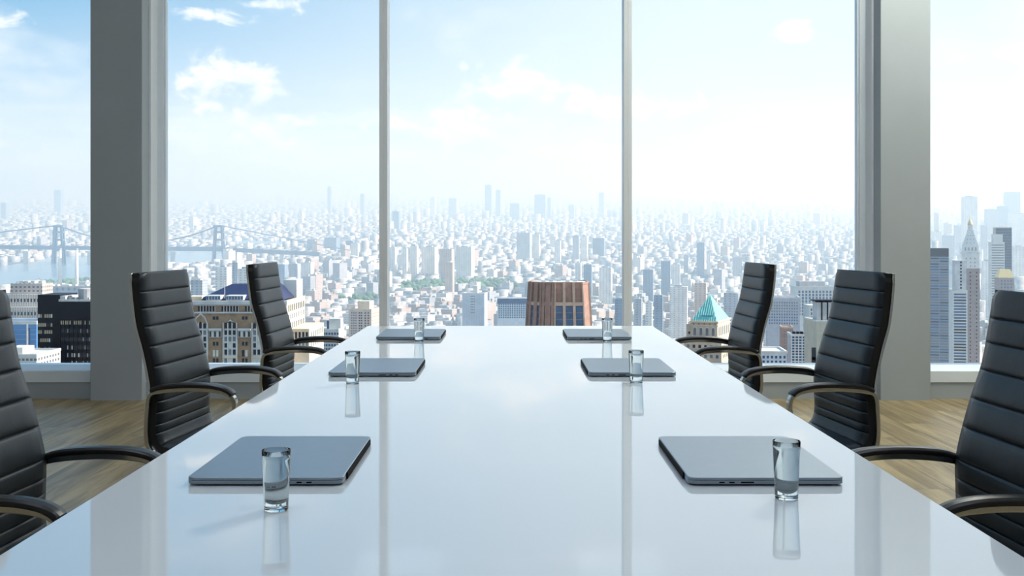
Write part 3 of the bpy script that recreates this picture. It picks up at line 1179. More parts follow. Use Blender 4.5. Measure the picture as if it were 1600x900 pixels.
def bridge():
    Dd = 3500.0
    t = thing('suspension_bridge', 'long hazy suspension bridge with two steel towers across the river', 'bridge', (0, Dd, zg(Dd)))
    M_br = mat('bridge_steel', (0.13, 0.20, 0.30), 0.7, var=0.1, vscale=0.01)
    z0 = zg(Dd)

    def pt(px, py):
        return XP(px, Dd), CAMH - (py - VPY) / FPX * Dd - z0
    deck = [pt(-260, 381), pt(92, 386), pt(342, 388), pt(500, 396)]
    for i in range(3):
        (xa, za), (xb, zb) = deck[i], deck[i + 1]
        MB().wallprism([(xa, za - 9), (xb, zb - 9), (xb, zb + 4), (xa, za + 4)], -9, 9).build('deck_span', M_br, t)
        n = int((xb - xa) / 26)
        mb = MB()
        for k in range(n):
            u0, u1 = k / n, (k + 1) / n
            mb.tube([(xa + (xb - xa) * u0, -9, za + (zb - za) * u0 + 4), (xa + (xb - xa) * u1, -9, za + (zb - za) * u1 + 11)], 0.8, 4)
        o = mb.build('truss_web', M_br, t)
        o['kind'] = 'stuff'
    tops = []
    for px in (92, 342):
        x, zt = pt(px, 352)
        zb = pt(px, 412)[1]
        q = MB()
        for dx_ in (-1, 1):
            for dy_ in (-10, 10):
                q.sweep([Vector((x + dx_ * 17, dy_, min(0, zb))), Vector((x + dx_ * 10, dy_ * 0.8, zt))], [(-3, -3), (3, -3), (3, 3), (-3, 3)], lambda i: (Vector((1, 0, 0)), Vector((0, 1, 0))))
        for f in (0.35, 0.62, 0.82, 0.97):
            zz = zb + (zt - zb) * f
            q.box(x - 16, x + 16, -10, 10, zz - 3, zz + 3)
        q.build('tower', M_br, t)
        tops.append((x, zt))
    (xa, za), (xb, zb) = tops
    for yy in (-9, 9):
        pts = []
        for k in range(25):
            u = k / 24
            pts.append((xa + (xb - xa) * u, yy, za + (zb - za) * u - 4 * (za - deck[1][1] - 14) * u * (1 - u)))
        MB().tube(pts, 1.3, 5).build('main_cable', M_br, t)
        MB().tube([(xa, yy, za), (xa - 420, yy, deck[0][1] + 10)], 1.3, 5).build('main_cable', M_br, t)
        MB().tube([(xb, yy, zb), (xb + 420, yy, deck[3][1] + 10)], 1.3, 5).build('main_cable', M_br, t)
    for px in (40, 140, 200, 270, 395, 440):
        x, z = pt(px, 389)
        MB().box(x - 5, x + 5, -8, 8, min(0, z - 60) - 20, z - 8).build('pier', mat('bridge_pier', (0.5, 0.5, 0.5), .8, var=.1), t)


bridge()

# --- gothic stone building behind the chairs
B = Bld('gothic_stone_building', 'brown and grey gothic stone building with dark blue roof between the chairs', 270, 447, 471, 430, 38)
s = B.s
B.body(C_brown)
M_trim = C_lgrey
zf = B.zl


def fbox(name, px0, px1, py0, py1, m, y0, y1=0.2):
    return MB().box(B.xl(px0), B.xl(px1), y0, y1, zf(py1), zf(py0)).build(name, m, B.root)


fbox('cornice', 268, 449, 470, 475.5, M_trim, -0.9, 1)
fbox('frieze', 269, 448, 475.5, 477.5, C_grey, -0.5, 1)
fbox('string_course', 269, 448, 487.5, 489.5, M_trim, -0.5)
for px in np.arange(274, 446, 4.6):
    if int((px - 274) / 4.6) % 8 in (6, 7):
        continue
    B.pane('arcade_window', B.xl(px), zf(482.3), 2.6 * s, 7.5 * s, W_dark)
    fbox('arcade_pier', px + 1.9, px + 2.7, 477.5, 487.5, M_trim, -0.35)


def arched(name, px, py0, py1, wpx, m, y):
    h = wpx * 0.8
    pts = [(B.xl(px - wpx / 2), zf(py1)), (B.xl(px + wpx / 2), zf(py1)), (B.xl(px + wpx / 2), zf(py0 + h)), (B.xl(px + wpx * .3), zf(py0 + h * .35)), (B.xl(px), zf(py0)),
           (B.xl(px - wpx * .3), zf(py0 + h * .35)), (B.xl(px - wpx / 2), zf(py0 + h))]
    return MB().wallprism(pts, y, 0.15).build(name, m, B.root)


for bc, ay in ((272, 490), (314, 489), (360, 499), (405, 501), (440, 500)):
    arched('bay_surround', bc, ay, 600, 23, M_trim, -0.55)
    arched('bay_hood', bc, ay + 2.4, 506, 20, C_brown, -0.62)
    for k, dxp in enumerate((-6.6, 0, 6.6)):
        arched('pointed_window', bc + dxp, 502 + (0 if k == 1 else 2.5), 513, 4.2, W_dark, -0.72)
        for (a, c) in ((516, 523), (526, 533), (536, 543), (546, 554), (560, 567), (571, 579)):
            B.pane('window', B.xl(bc + dxp), zf((a + c) / 2), 4.0 * s, (c - a) * s, random.choice([W_dark, W_grey, W_pale, W_dark]), y=-0.55)
    for dxp in (-10.5, -3.3, 3.3, 10.5):
        fbox('bay_mullion', bc + dxp - .7, bc + dxp + .7, 504, 590, C_white, -0.95, -0.5)
    fbox('balustrade', bc - 11.5, bc + 11.5, 556, 558.5, C_cream, -1.0)
for pc in (293, 337, 382.5, 423):
    for d_ in (-2.6, 2.6):
        B.pane('window', B.xl(pc + d_), zf(497), 3.6 * s, 5 * s, W_dark)
        for (a, c) in ((534, 540), (547, 557), (560, 566), (570, 578)):
            B.pane('window', B.xl(pc + d_), zf((a + c) / 2), 3.4 * s, (c - a) * s, random.choice([W_dark, W_dark, W_pale]))
    fbox('balcony', pc - 10, pc + 10, 513, 516, M_trim, -1.5)
    fbox('balcony_wall', pc - 10, pc + 10, 516, 527, C_grey, -0.9)
    for d_ in (-7.5, -3.7, 0, 3.7, 7.5):
        arched('balcony_arch', pc + d_, 517, 526, 2.4, W_pale if d_ in (-3.7, 3.7) else W_dark, -1.0)
# roof with dormers and flagpole
xa, xb = B.xl(306), B.w / 2 - 1.5
zr0, zr1 = zf(469), zf(446.5)
rf = MB().add([(xa, 3, zr0), (xb, 3, zr0), (xb, 34, zr0), (xa, 34, zr0), (B.xl(346), 15, zr1), (xb - 5, 15, zr1), (xb - 5, 22, zr1), (B.xl(346), 22, zr1)],
              [(3, 2, 1, 0), (4, 5, 6, 7), (0, 1, 5, 4), (1, 2, 6, 5), (2, 3, 7, 6), (3, 0, 4, 7)]).build('roof', C_roofblue, B.root)
for px in list(np.arange(323, 346, 4.6)) + list(np.arange(354, 378, 4.6)) + list(np.arange(394, 430, 4.6)):
    MB().box(B.xl(px - 2.1), B.xl(px + 2.1), 1.0, 7, zf(469.5), zf(462)).build('dormer', C_white, rf)
    MB().box(B.xl(px - 1.4), B.xl(px + 1.4), 0.8, 1.2, zf(468.5), zf(463.5)).build('dormer_window', W_blue, rf)
MB().lathe([(0.14, 0), (0.08, 8)], 8, (B.xl(347), 4, zf(470))).build('flagpole', C_white, B.root)
fbox('roof_attic', 288, 312, 464, 470, C_cream, 3, 12)
# flank with sunlight put into its cream wall colour, windows, lower annexe
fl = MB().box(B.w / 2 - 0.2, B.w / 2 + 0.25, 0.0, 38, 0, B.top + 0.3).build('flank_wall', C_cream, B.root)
for yy in frange(2, 37, 9):
    B.pane('window', yy, zf(483), 1.5, 2.6, W_dark, 'R', y=B.w / 2 + 0.25)
    B.pane('window', yy, zf(497), 1.1, 2.0, W_grey, 'R', y=B.w / 2 + 0.25)
    if int(yy) % 2:
        for py in (512, 524, 538, 552):
            B.pane('window', yy, zf(py), 1.2, 2.6, W_dark, 'R', y=B.w / 2 + 0.25)
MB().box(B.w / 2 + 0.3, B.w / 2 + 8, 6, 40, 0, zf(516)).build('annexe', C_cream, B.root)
MB().box(B.w / 2 - 6, B.w / 2 - 0.5, 24, 37, B.top, zf(441)).build('stair_tower', C_white, B.root)
for x in frange(B.w / 2 + 0.6, B.w / 2 + 7.8, 5):
    B.pane('window', x, zf(526), 0.8, 2.6, W_dark, y=6)
    B.pane('window', x, zf(541), 0.8, 2.6, W_grey, y=6)

for yy in frange(8, 39, 7):
    B.pane('window', yy, zf(527), 1.3, 2.4, W_grey, 'R', y=B.w / 2 + 8)
    B.pane('window', yy, zf(541), 1.3, 2.4, W_grey, 'R', y=B.w / 2 + 8)

# --- cream apartment tower, white block with blue windows
B = Bld('cream_apartment_tower', 'pinkish cream apartment tower with a blank rooftop block, left of the first mullion', 544, 581, 484, 1150, 30, math.radians(-10))
B.body(C_cream if False else mat('city_brick_pinkcream', (0.62, 0.49, 0.42), .85, var=.1, vscale=.2))
MB().box(B.xl(556), B.xl(575), 6, 22, B.top, B.zl(471)).build('rooftop_block', C_cream, B.root)
for c in (549, 552.5, 556, 561.5, 565, 571, 576):
    for py in np.arange(489, 531, 4.0):
        B.pane('window', B.xl(c), B.zl(py), 1.5, 1.5, W_grey if c < 560 else W_dark)
B.parapet(C_cream, 1, .6, .2)
for yy in frange(1, 29, 6):
    for py in np.arange(490, 531, 5.5):
        B.pane('window', yy, B.zl(py), 1.3, 1.5, W_grey, 'R', y=B.w / 2)
B = Bld('white_blue_office', 'white low office with rows of blue square windows under the far chair arm', 494, 529, 516, 760, 26)
B.body(C_white)
MB().box(B.xl(512), B.xl(530), 6, 18, B.top, B.zl(499)).build('rooftop_block', C_white, B.root)
MB().box(B.xl(508), B.xl(513), 7, 12, B.top, B.zl(502)).build('roof_vent', W_blue, B.root)
B.parapet(C_white, .8, .6, .2)
for py in (521.5, 527.5, 533.5, 539.5, 545.5, 551.5):
    for c in np.arange(497, 528, 4.4):
        B.pane('window', B.xl(c), B.zl(py), 3.0 * B.s, 3.6 * B.s, W_blue)

# --- brown brick tower in the middle pane
B = Bld('brown_brick_tower', 'chunky brown brick tower with fluted crown and tall blue window bays', 821, 928, 443, 560, 36)
s = B.s
ZT = B.top


def plan(k):
    # footprint polygon, scaled towards its centre by k
    pts = [(-17.4, 17), (-16.2, 9), (-9.8, 2.2), (-3.0, 0), (13.6, 0), (17.2, 5.5), (17.6, 24), (12, 34), (-12, 34), (-17, 27)]
    cx, cyy = 0.6, 17
    return [(cx + (x - cx) * k, cyy + (y - cyy) * k) for x, y in pts]


ZL = B.zl(620)
KT = 0.88
MB().prism(plan(1.09), 0, ZL).build('shaft', C_red, B.root)


def kz(z):
    return 1.09 + (KT - 1.09) * (z - ZL) / (ZT - ZL)


MB().prism(plan(kz(ZL) * 0.985), ZL, ZT - 0.2, plan(KT * 0.985)).build('walls', C_red, B.root)
MB().prism(plan(KT * 0.94), ZT - 0.2, ZT + 0.3).build('roof', mat('city_roof_white', (.62, .66, .68), .8, var=.2, vscale=.3), B.root)
for k in range(5):
    MB().box(-9 + 4.2 * k, -7 + 4.2 * k, 10 + (k % 3) * 5, 13 + (k % 3) * 5, ZT + 0.3, ZT + 1.4).build('roof_vent', C_metal, B.root)


def face_bays(a, c, n, pier, wmat, name='pier'):
    """brick piers and windows along footprint edge a->c (indices), between crown and base"""
    def P(z, u):
        pl = plan(kz(z))
        A, Bb = Vector(pl[a]), Vector(pl[c])
        return A.lerp(Bb, u)
    A0, B0 = Vector(plan(1)[a]), Vector(plan(1)[c])
    L = (B0 - A0).length
    dirv = (B0 - A0).normalized()
    outv = Vector((dirv.y, -dirv.x))
    if outv.dot(A0 - Vector((0.6, 17))) < 0:
        outv = -outv
    pw = pier / L / 2

    def slab(u0, u1, z0, z1, off, th, nm, m):
        vs = []
        for z in (z0, z1):
            for u, o_ in ((u0, off), (u1, off), (u1, off - th), (u0, off - th)):
                p = P(z, u) + outv * o_
                vs.append((p.x, p.y, z))
        return MB().add(vs, [(3, 2, 1, 0), (4, 5, 6, 7), (0, 1, 5, 4), (1, 2, 6, 5), (2, 3, 7, 6), (3, 0, 4, 7)]).build(nm, m, B.root)
    zc0, zc1 = B.zl(478), B.zl(472.5)
    for i in range(n + 1):
        u = i / n
        slab(max(0, u - pw), min(1, u + pw), ZL, ZT + 0.3, 0.75, 1.1, 'pier', C_redpale if name == 'pale' else C_red)
    for i in range(n):
        u0, u1 = i / n + pw, (i + 1) / n - pw
        if u1 - u0 < 0.03:
            continue
        slab(u0, u1, zc0, zc1, 0.55, 0.9, 'bay_lintel', C_redpale)
        z = zc0 - 0.3
        while z > ZL + 4:
            slab(u0, u1, z - 3.0, z, 0.1, 0.5, 'window', wmat)
            slab(u0, u1, z - 3.5, z - 3.0, 0.16, 0.5, 'floor_band', W_grey)
            z -= 3.5


face_bays(0, 1, 2, 1.6, W_blue)
face_bays(1, 2, 2, 2.6, W_blue)
face_bays(2, 3, 2, 3.2, W_blue)
face_bays(3, 4, 3, 1.5, W_blue, 'pale')
face_bays(5, 6, 4, 3.5, W_blue, 'pale')
pl = plan(KT)
# parapet coping
for i in range(len(pl)):
    A, Bb = Vector(pl[i]), Vector(pl[(i + 1) % len(pl)])
    MB().add([(A.x, A.y, ZT - .5), (Bb.x, Bb.y, ZT - .5), (Bb.x * .96 + .02, Bb.y * .96 + .7, ZT - .5), (A.x * .96 + .02, A.y * .96 + .7, ZT - .5),
              (A.x, A.y, ZT + .6), (Bb.x, Bb.y, ZT + .6), (Bb.x * .96 + .02, Bb.y * .96 + .7, ZT + .6), (A.x * .96 + .02, A.y * .96 + .7, ZT + .6)],
             [(3, 2, 1, 0), (4, 5, 6, 7), (0, 1, 5, 4), (1, 2, 6, 5), (2, 3, 7, 6), (3, 0, 4, 7)]).build('coping', C_red, B.root)

# --- gridded white building beside it, grey slab with bulkhead
B = Bld('white_gridded_office', 'white gridded office with blue roof band just left of the brown brick tower', 777, 824, 467, 1350, 30)
B.body(mat('city_panel_paleblue', (0.62, 0.68, 0.74), .6, var=.08, vscale=.2))
B.body(W_blue, 'roof_band', None, None, -0.4, B.d + .4, B.top - 6, B.top + 0.5)
for py in np.arange(475.5, 497, 3.4):
    for c in np.arange(780, 823, 3.5):
        B.pane('window', B.xl(c), B.zl(py), 1.8, 1.9, W_blue)
B = Bld('grey_slab_apartments', 'pale grey slab apartment house with small white rooftop bulkhead', 722, 757, 459, 1500, 26, math.radians(-8))
B.body(facade('grey_slab', (0.50, 0.55, 0.62), (0.30, 0.36, 0.46, 1), 3.0, 3.0, (.3, .7), (.3, .7), strength=.6))
MB().box(B.xl(738), B.xl(745), 5, 15, B.top, B.zl(447)).build('bulkhead', C_white, B.root)
B.parapet(C_white, 1, .6, .2)
for py in np.arange(463, 492, 4.2):
    for c in (736, 738.4, 741):
        B.pane('window', B.xl(c), B.zl(py), 1.5, 1.7, W_grey)

# --- green pyramid tower
B = Bld('pyramid_roof_tower', 'cream stone tower with a green copper pyramid roof beside the far chair', 1079, 1121, 503, 640, 33, math.radians(-24))
s = B.s
B.body(mat('city_stone_tan', (0.56, 0.47, 0.37), .85, var=.14, vscale=.3))
hw = B.w / 2
MB().pyramid([(-hw + .5, .5), (hw - .5, .5), (hw - .5, B.d - .5), (-hw + .5, B.d - .5)], B.top + 0.6, (0.4, B.d / 2 - 3, B.zl(462))).build('roof', C_copper, B.root)
# standing seams of the copper roof
for k in range(11):
    u = -hw + .5 + (2 * hw - 1) * (k + .5) / 11
    a = Vector((u, .45, B.top + .6))
    ap = Vector((0.4, B.d / 2 - 3, B.zl(462)))
    f_ = 1 - abs(u) / hw * 0.97
    e = a + (ap - Vector((0, .45, B.top + .6))) * f_ * 1.0
    e.x = u
    MB().tube([a, e], 0.12, 4).build('roof_seam', C_copper, B.root)
MB().box(B.xl(1094), B.xl(1112), 2.6, 5.5, B.zl(499.5), B.zl(493)).build('dormer', mat('city_dormer_blue', (.10, .26, .36), .5, var=.2), B.root)
B.parapet(C_cream, 0.5, 1.0, 0.7)
MB().box(-hw - .4, hw + .4, -.4, B.d + .4, B.zl(509), B.zl(507.6)).build('string_course', C_cream, B.root)
for k in range(5):
    MB().box(-hw + 1.2 + k * (2 * hw - 2.6) / 4, -hw + 1.6 + k * (2 * hw - 2.6) / 4 + .4, -.7, 0, B.zl(507.5), B.zl(505)).build('bracket', C_red, B.root)


def archw(x, py0, py1, w, m, name='arched_window', face='F', yo=0.0):
    z1, z0 = B.zl(py0), B.zl(py1)
    r = w / 2
    pts = [(-r, z0), (r, z0)] + [(r * math.cos(a), z1 - r + r * math.sin(a)) for a in [math.pi * k / 6 for k in range(7)]]
    o = MB().wallprism(pts, -0.15, 0.2).build(name, m, B.root)
    if face == 'F':
        o.location = (x, yo, 0)
    else:
        o.location = (yo, x, 0)
        o.rotation_euler = (0, 0, math.pi / 2)
    return o


for c in frange(-hw + .6, hw - .6, 4):
    archw(c, 510.5, 525, 2.2, C_white, 'window_surround', yo=0.05)
    archw(c, 512, 524.5, 1.7, W_grey, yo=-0.05)
for c in frange(2, B.d - 2, 6):
    archw(c, 511, 525, 1.5, W_grey, 'arched_window', 'R', hw)
MB().box(-hw - 3.2, -hw + .3, 2, B.d, 0, B.zl(508)).build('side_wing', MATS['city_stone_tan'], B.root)
B.pane('window', -hw - 1.5, B.zl(521), 1.1, 1.4, W_dark, y=2)
MB().box(-hw - 3.5, hw + 3, -2.5, B.d + 2, 0, B.zl(533)).build('lower_storeys', MATS['city_stone_tan'], B.root)
MB().box(-hw - 3.9, hw + 3.4, -2.9, B.d + 2.4, B.zl(533), B.zl(531.5)).build('cornice', C_cream, B.root)
for py, hh in ((541, 5), (556, 5), (571, 5), (584, 5)):
    for c in frange(-hw - 2.6, hw + 2.2, 6):
        B.pane('window', c, B.zl(py), 1.5, hh * s, random.choice([W_dark, W_grey, W_blue]), y=-2.5)
    for c in frange(0, B.d, 8):
        B.pane('window', c, B.zl(py), 1.3, hh * s, W_grey, 'R', y=hw + 3)
for py in (549, 564, 578):
    MB().box(-hw - 3.7, hw + 3.2, -2.75, 0, B.zl(py + .7), B.zl(py - .7)).build('string_course', C_redpale, B.root)

# --- blocks seen between the two chairs of the sunny side
B = Bld('grey_stone_offices', 'broad grey-violet stone office with many small windows behind the pyramid tower', 1200, 1249, 466, 1080, 30, math.radians(-10))
B.body(mat('city_stone_violet', (.44, .44, .50), .85, var=.1, vscale=.2))
B.parapet(C_lgrey, 1.2, .8, .4)
for py in np.arange(473, 506, 4.6):
    for c in np.arange(1203, 1247, 3.8):
        B.pane('window', B.xl(c), B.zl(py), 1.3, 1.7, W_blue if py > 488 else W_grey)
B = Bld('white_colonnade_block', 'white block with tall blue window columns at the top of the chair gap', 1246, 1306, 449, 1300, 34)
B.body(C_white)
for c in np.arange(1249, 1305, 5.4):
    for py in np.arange(456, 492, 5.0):
        B.pane('window', B.xl(c), B.zl(py), 2.3, 2.9, W_blue)
B.parapet(C_white, 1.2, .8, .4)
MB().box(B.xl(1252), B.xl(1292), 8, 24, B.top, B.zl(440)).build('penthouse', C_grey, B.root)
B = Bld('red_brick_house', 'narrow red brick house above the glass office near the tan wall', 1222, 1239, 512, 900, 18, math.radians(-8))
B.body(C_red)
for py in np.arange(518, 548, 4.5):
    for c in (1226, 1230.5, 1235):
        B.pane('window', B.xl(c), B.zl(py), 1.1, 1.3, W_grey)
B.parapet(C_redpale, .8, .5, .2)
B = Bld('glass_grid_office', 'blue glass office with white grid frame below the red brick house', 1237, 1264, 524, 700, 18, math.radians(-6))
B.body(W_blue)
for c in np.linspace(-B.w / 2, B.w / 2, 6):
    B.body(C_white, 'vertical_mullion', c - .3, c + .3, -.35, .1, 0, B.top)
for py in np.arange(525, 600, 4.4):
    z = B.zl(py)
    B.body(C_white, 'floor_band', None, None, -.28, .1, z - .28, z + .28)
B.parapet(C_white, .8, .5, .2)
for px in (1240, 1246, 1252):
    MB().box(B.xl(px), B.xl(px + 4), 3, 7, B.top, B.zl(519)).build('roof_vent', C_dark, B.root)
B = Bld('white_low_warehouse', 'low white warehouse with square windows at the sill beside the far chair', 1183, 1229, 551, 620, 26, math.radians(-5))
B.body(mat('city_stone_paleblue', (.66, .69, .74), .85, var=.1, vscale=.2))
B.parapet(C_white, .9, .6, .4)
for py in (558, 565.5, 573, 580):
    for c in np.arange(1187, 1226, 6.4):
        B.pane('window', B.xl(c), B.zl(py), 3.4 * B.s, 4.2 * B.s, W_blue)
for yy in frange(1, 25, 6):
    for py in (558, 566, 574):
        B.pane('window', yy, B.zl(py), 1.5, 1.5, W_grey, 'R', y=B.w / 2)
B = Bld('white_pier_tower', 'slim pale tower beside the tan wall with rooftop tanks', 1264, 1277, 477, 720, 14)
B.body(C_white)
for py in np.arange(484, 575, 6):
    B.pane('window', B.xl(1268), B.zl(py), 0.9, 1.5, W_grey)
    B.pane('window', B.xl(1273), B.zl(py), 0.9, 1.5, W_grey)
B = Bld('tan_wall_building', 'blank tan building with ribbed rooftop cooling plant beside the black chair', 1276, 1330, 502, 520, 22)
B.body(mat('city_render_tan', (.56, .51, .42), .85, var=.08, vscale=.2))
for k in range(5):
    MB().box(B.xl(1279 + 9 * k), B.xl(1286 + 9 * k), 3, 10, B.top, B.zl(473)).build('cooling_unit', C_lgrey, B.root)
    MB().box(B.xl(1286 + 9 * k), B.xl(1287.5 + 9 * k), 2.5, 10, B.top, B.zl(470)).build('steel_post', C_dark, B.root)
MB().box(B.xl(1276), B.xl(1330), 2.4, 11, B.zl(471.5), B.zl(469.5)).build('plant_beam', C_dark, B.root)
B.pane('window', B.xl(1271.5), B.zl(553), 2.0, 6, W_dark)
B.pane('window', B.xl(1271.5), B.zl(566), 2.0, 5, W_dark)
B.parapet(C_white, .5, .5, .2)

# --- skyscrapers of the sunny-side bay
M_t1 = mat('city_tower_bluegrey', (.20, .25, .34), .35, var=.1, vscale=.1)
B = Bld('blue_grey_skyscraper', 'tall blue-grey slab skyscraper standing against the lighter pillar', 1440, 1481, 388, 1150, 26, math.radians(-16))
B.body(M_t1)
B.body(W_dark, 'mechanical_floor', None, None, -.3, B.d + .3, B.zl(401), B.top)
for i, py in enumerate(np.arange(404, 600, 4.3)):
    for k in range(3):
        B.pane('window_band', -B.w / 2 + B.w * (k + .5) / 3, B.zl(py), B.w / 3 - .8, 1.5, random.choice([W_grey, W_blue, W_grey, W_dark]))
    B.pane('window_band', B.d / 2, B.zl(py), B.d - 1.5, 1.5, W_blue, 'R', y=B.w / 2)
B = Bld('white_ribbed_tower', 'white concrete tower with blue window bands in front of the clock tower', 1489, 1511, 455, 1000, 18, math.radians(-12))
B.body(C_white)
MB().box(B.xl(1493), B.xl(1510), 2, 15, B.top, B.zl(407)).build('upper_shaft', C_lgrey, B.root)
for py in np.arange(410, 452, 5):
    B.pane('window', B.xl(1502), B.zl(py), 1.6, 1.7, W_dark, y=2)
for py in np.arange(460, 600, 4.6):
    B.pane('window_band', 0, B.zl(py), B.w - 2.4, 1.6, random.choice([W_blue, W_blue, W_dark]))
B.parapet(C_white, .8, .5, .2)
B = Bld('brown_violet_tower', 'narrow brown-violet brick tower directly below the gilded spire', 1512, 1530, 419, 1080, 16, math.radians(-20))
B.body(C_violet)
for py in np.arange(426, 600, 6):
    for c in (-B.w / 4, B.w / 4):
        B.pane('window', c, B.zl(py), 1.2, 1.6, W_dark)
for yy in (4, 8, 12):
    for py in np.arange(426, 600, 6):
        B.pane('window', yy, B.zl(py), 1.0, 1.6, W_grey, 'R', y=B.w / 2)
B.parapet(C_white, .8, .5, .2)
# clock tower with gilded cupola
B = Bld('clock_tower', 'white tapering tower crowned by a gilded cupola and spire', 1504, 1529, 397, 1450, 22, math.radians(-20))
s = B.s
B.body(C_white)
hw = B.w / 2


def sq(k, cy_=B.d / 2):
    return [(-hw * k, cy_ - hw * k), (hw * k, cy_ - hw * k), (hw * k, cy_ + hw * k), (-hw * k, cy_ + hw * k)]


MB().prism(sq(1.08), B.zl(397), B.zl(394)).build('cornice', C_lgrey, B.root)
MB().prism(sq(.92), B.zl(394), B.zl(384)).build('loggia', C_white, B.root)
MB().prism(sq(.9), B.zl(384), B.zl(361), sq(.34)).build('pyramid_roof', C_white, B.root)
MB().prism(sq(.40), B.zl(361), B.zl(359.6)).build('gallery', C_lgrey, B.root)
MB().prism(sq(.27), B.zl(359.6), B.zl(352)).build('lantern', C_white, B.root)
MB().lathe([(hw * .32, 0), (hw * .30, 2.5), (hw * .16, 6), (.6, 8), (.5, 11), (.1, 17)], 14, (0, B.d / 2, B.zl(352))).build('cupola', C_gold, B.root, smooth=True)
for k in range(3):
    for c in (-.28, 0, .28):
        zz = B.zl(380 - 6 * k)
        kk = .9 - (.56) * (384 - 380 + 6 * k) / 23
        B.pane('dormer_window', c * 2 * hw * kk, zz, 1.0, 1.4, W_grey, y=B.d / 2 - hw * kk)
for py in np.arange(404, 470, 6):
    for c in (-.5, 0, .5):
        B.pane('window', c * hw, B.zl(py), 1.4, 2.0, W_grey)
for c in (-.6, -.2, .2, .6):
    B.pane('arched_window', c * hw, B.zl(389), 1.5, 4.5, W_grey, y=B.d / 2 - hw * .92)
B = Bld('dark_glass_tower', 'dark blue glass tower rising behind a white stepped one', 1557, 1580, 356, 1500, 22, math.radians(-14))
B.body(W_dark)
for py in np.arange(362, 470, 4.4):
    B.body(W_blue, 'floor_band', None, None, -.2, .1, B.zl(py), B.zl(py - 1.6))
B.parapet(C_grey, .8, .6, .1)
B = Bld('white_stepped_tower', 'white stepped tower with ribbed floors in front of the dark glass tower', 1549, 1569, 378, 1400, 18, math.radians(-14))
B.body(C_white)
MB().box(B.xl(1553), B.xl(1567), 3, 15, B.top, B.zl(366)).build('crown', C_white, B.root)
for py in np.arange(383, 470, 4):
    B.pane('window_band', 0, B.zl(py), B.w - 2, 1.3, W_grey)
B = Bld('gilt_roof_building', 'brown building with a pale gilded hip roof above the near chair', 1561, 1584, 434, 1250, 18, math.radians(-10))
B.body(C_violet)
MB().prism([(-B.w / 2, 0), (B.w / 2, 0), (B.w / 2, 18), (-B.w / 2, 18)], B.top, B.zl(421), [(-B.w / 3, 5), (B.w / 3, 5), (B.w / 3, 13), (-B.w / 3, 13)]).build('roof', C_gold, B.root)
for py in np.arange(439, 470, 5):
    for c in (-.6, -.2, .2, .6):
        B.pane('window', c * B.w / 2, B.zl(py), 1.6, 2.0, W_blue)

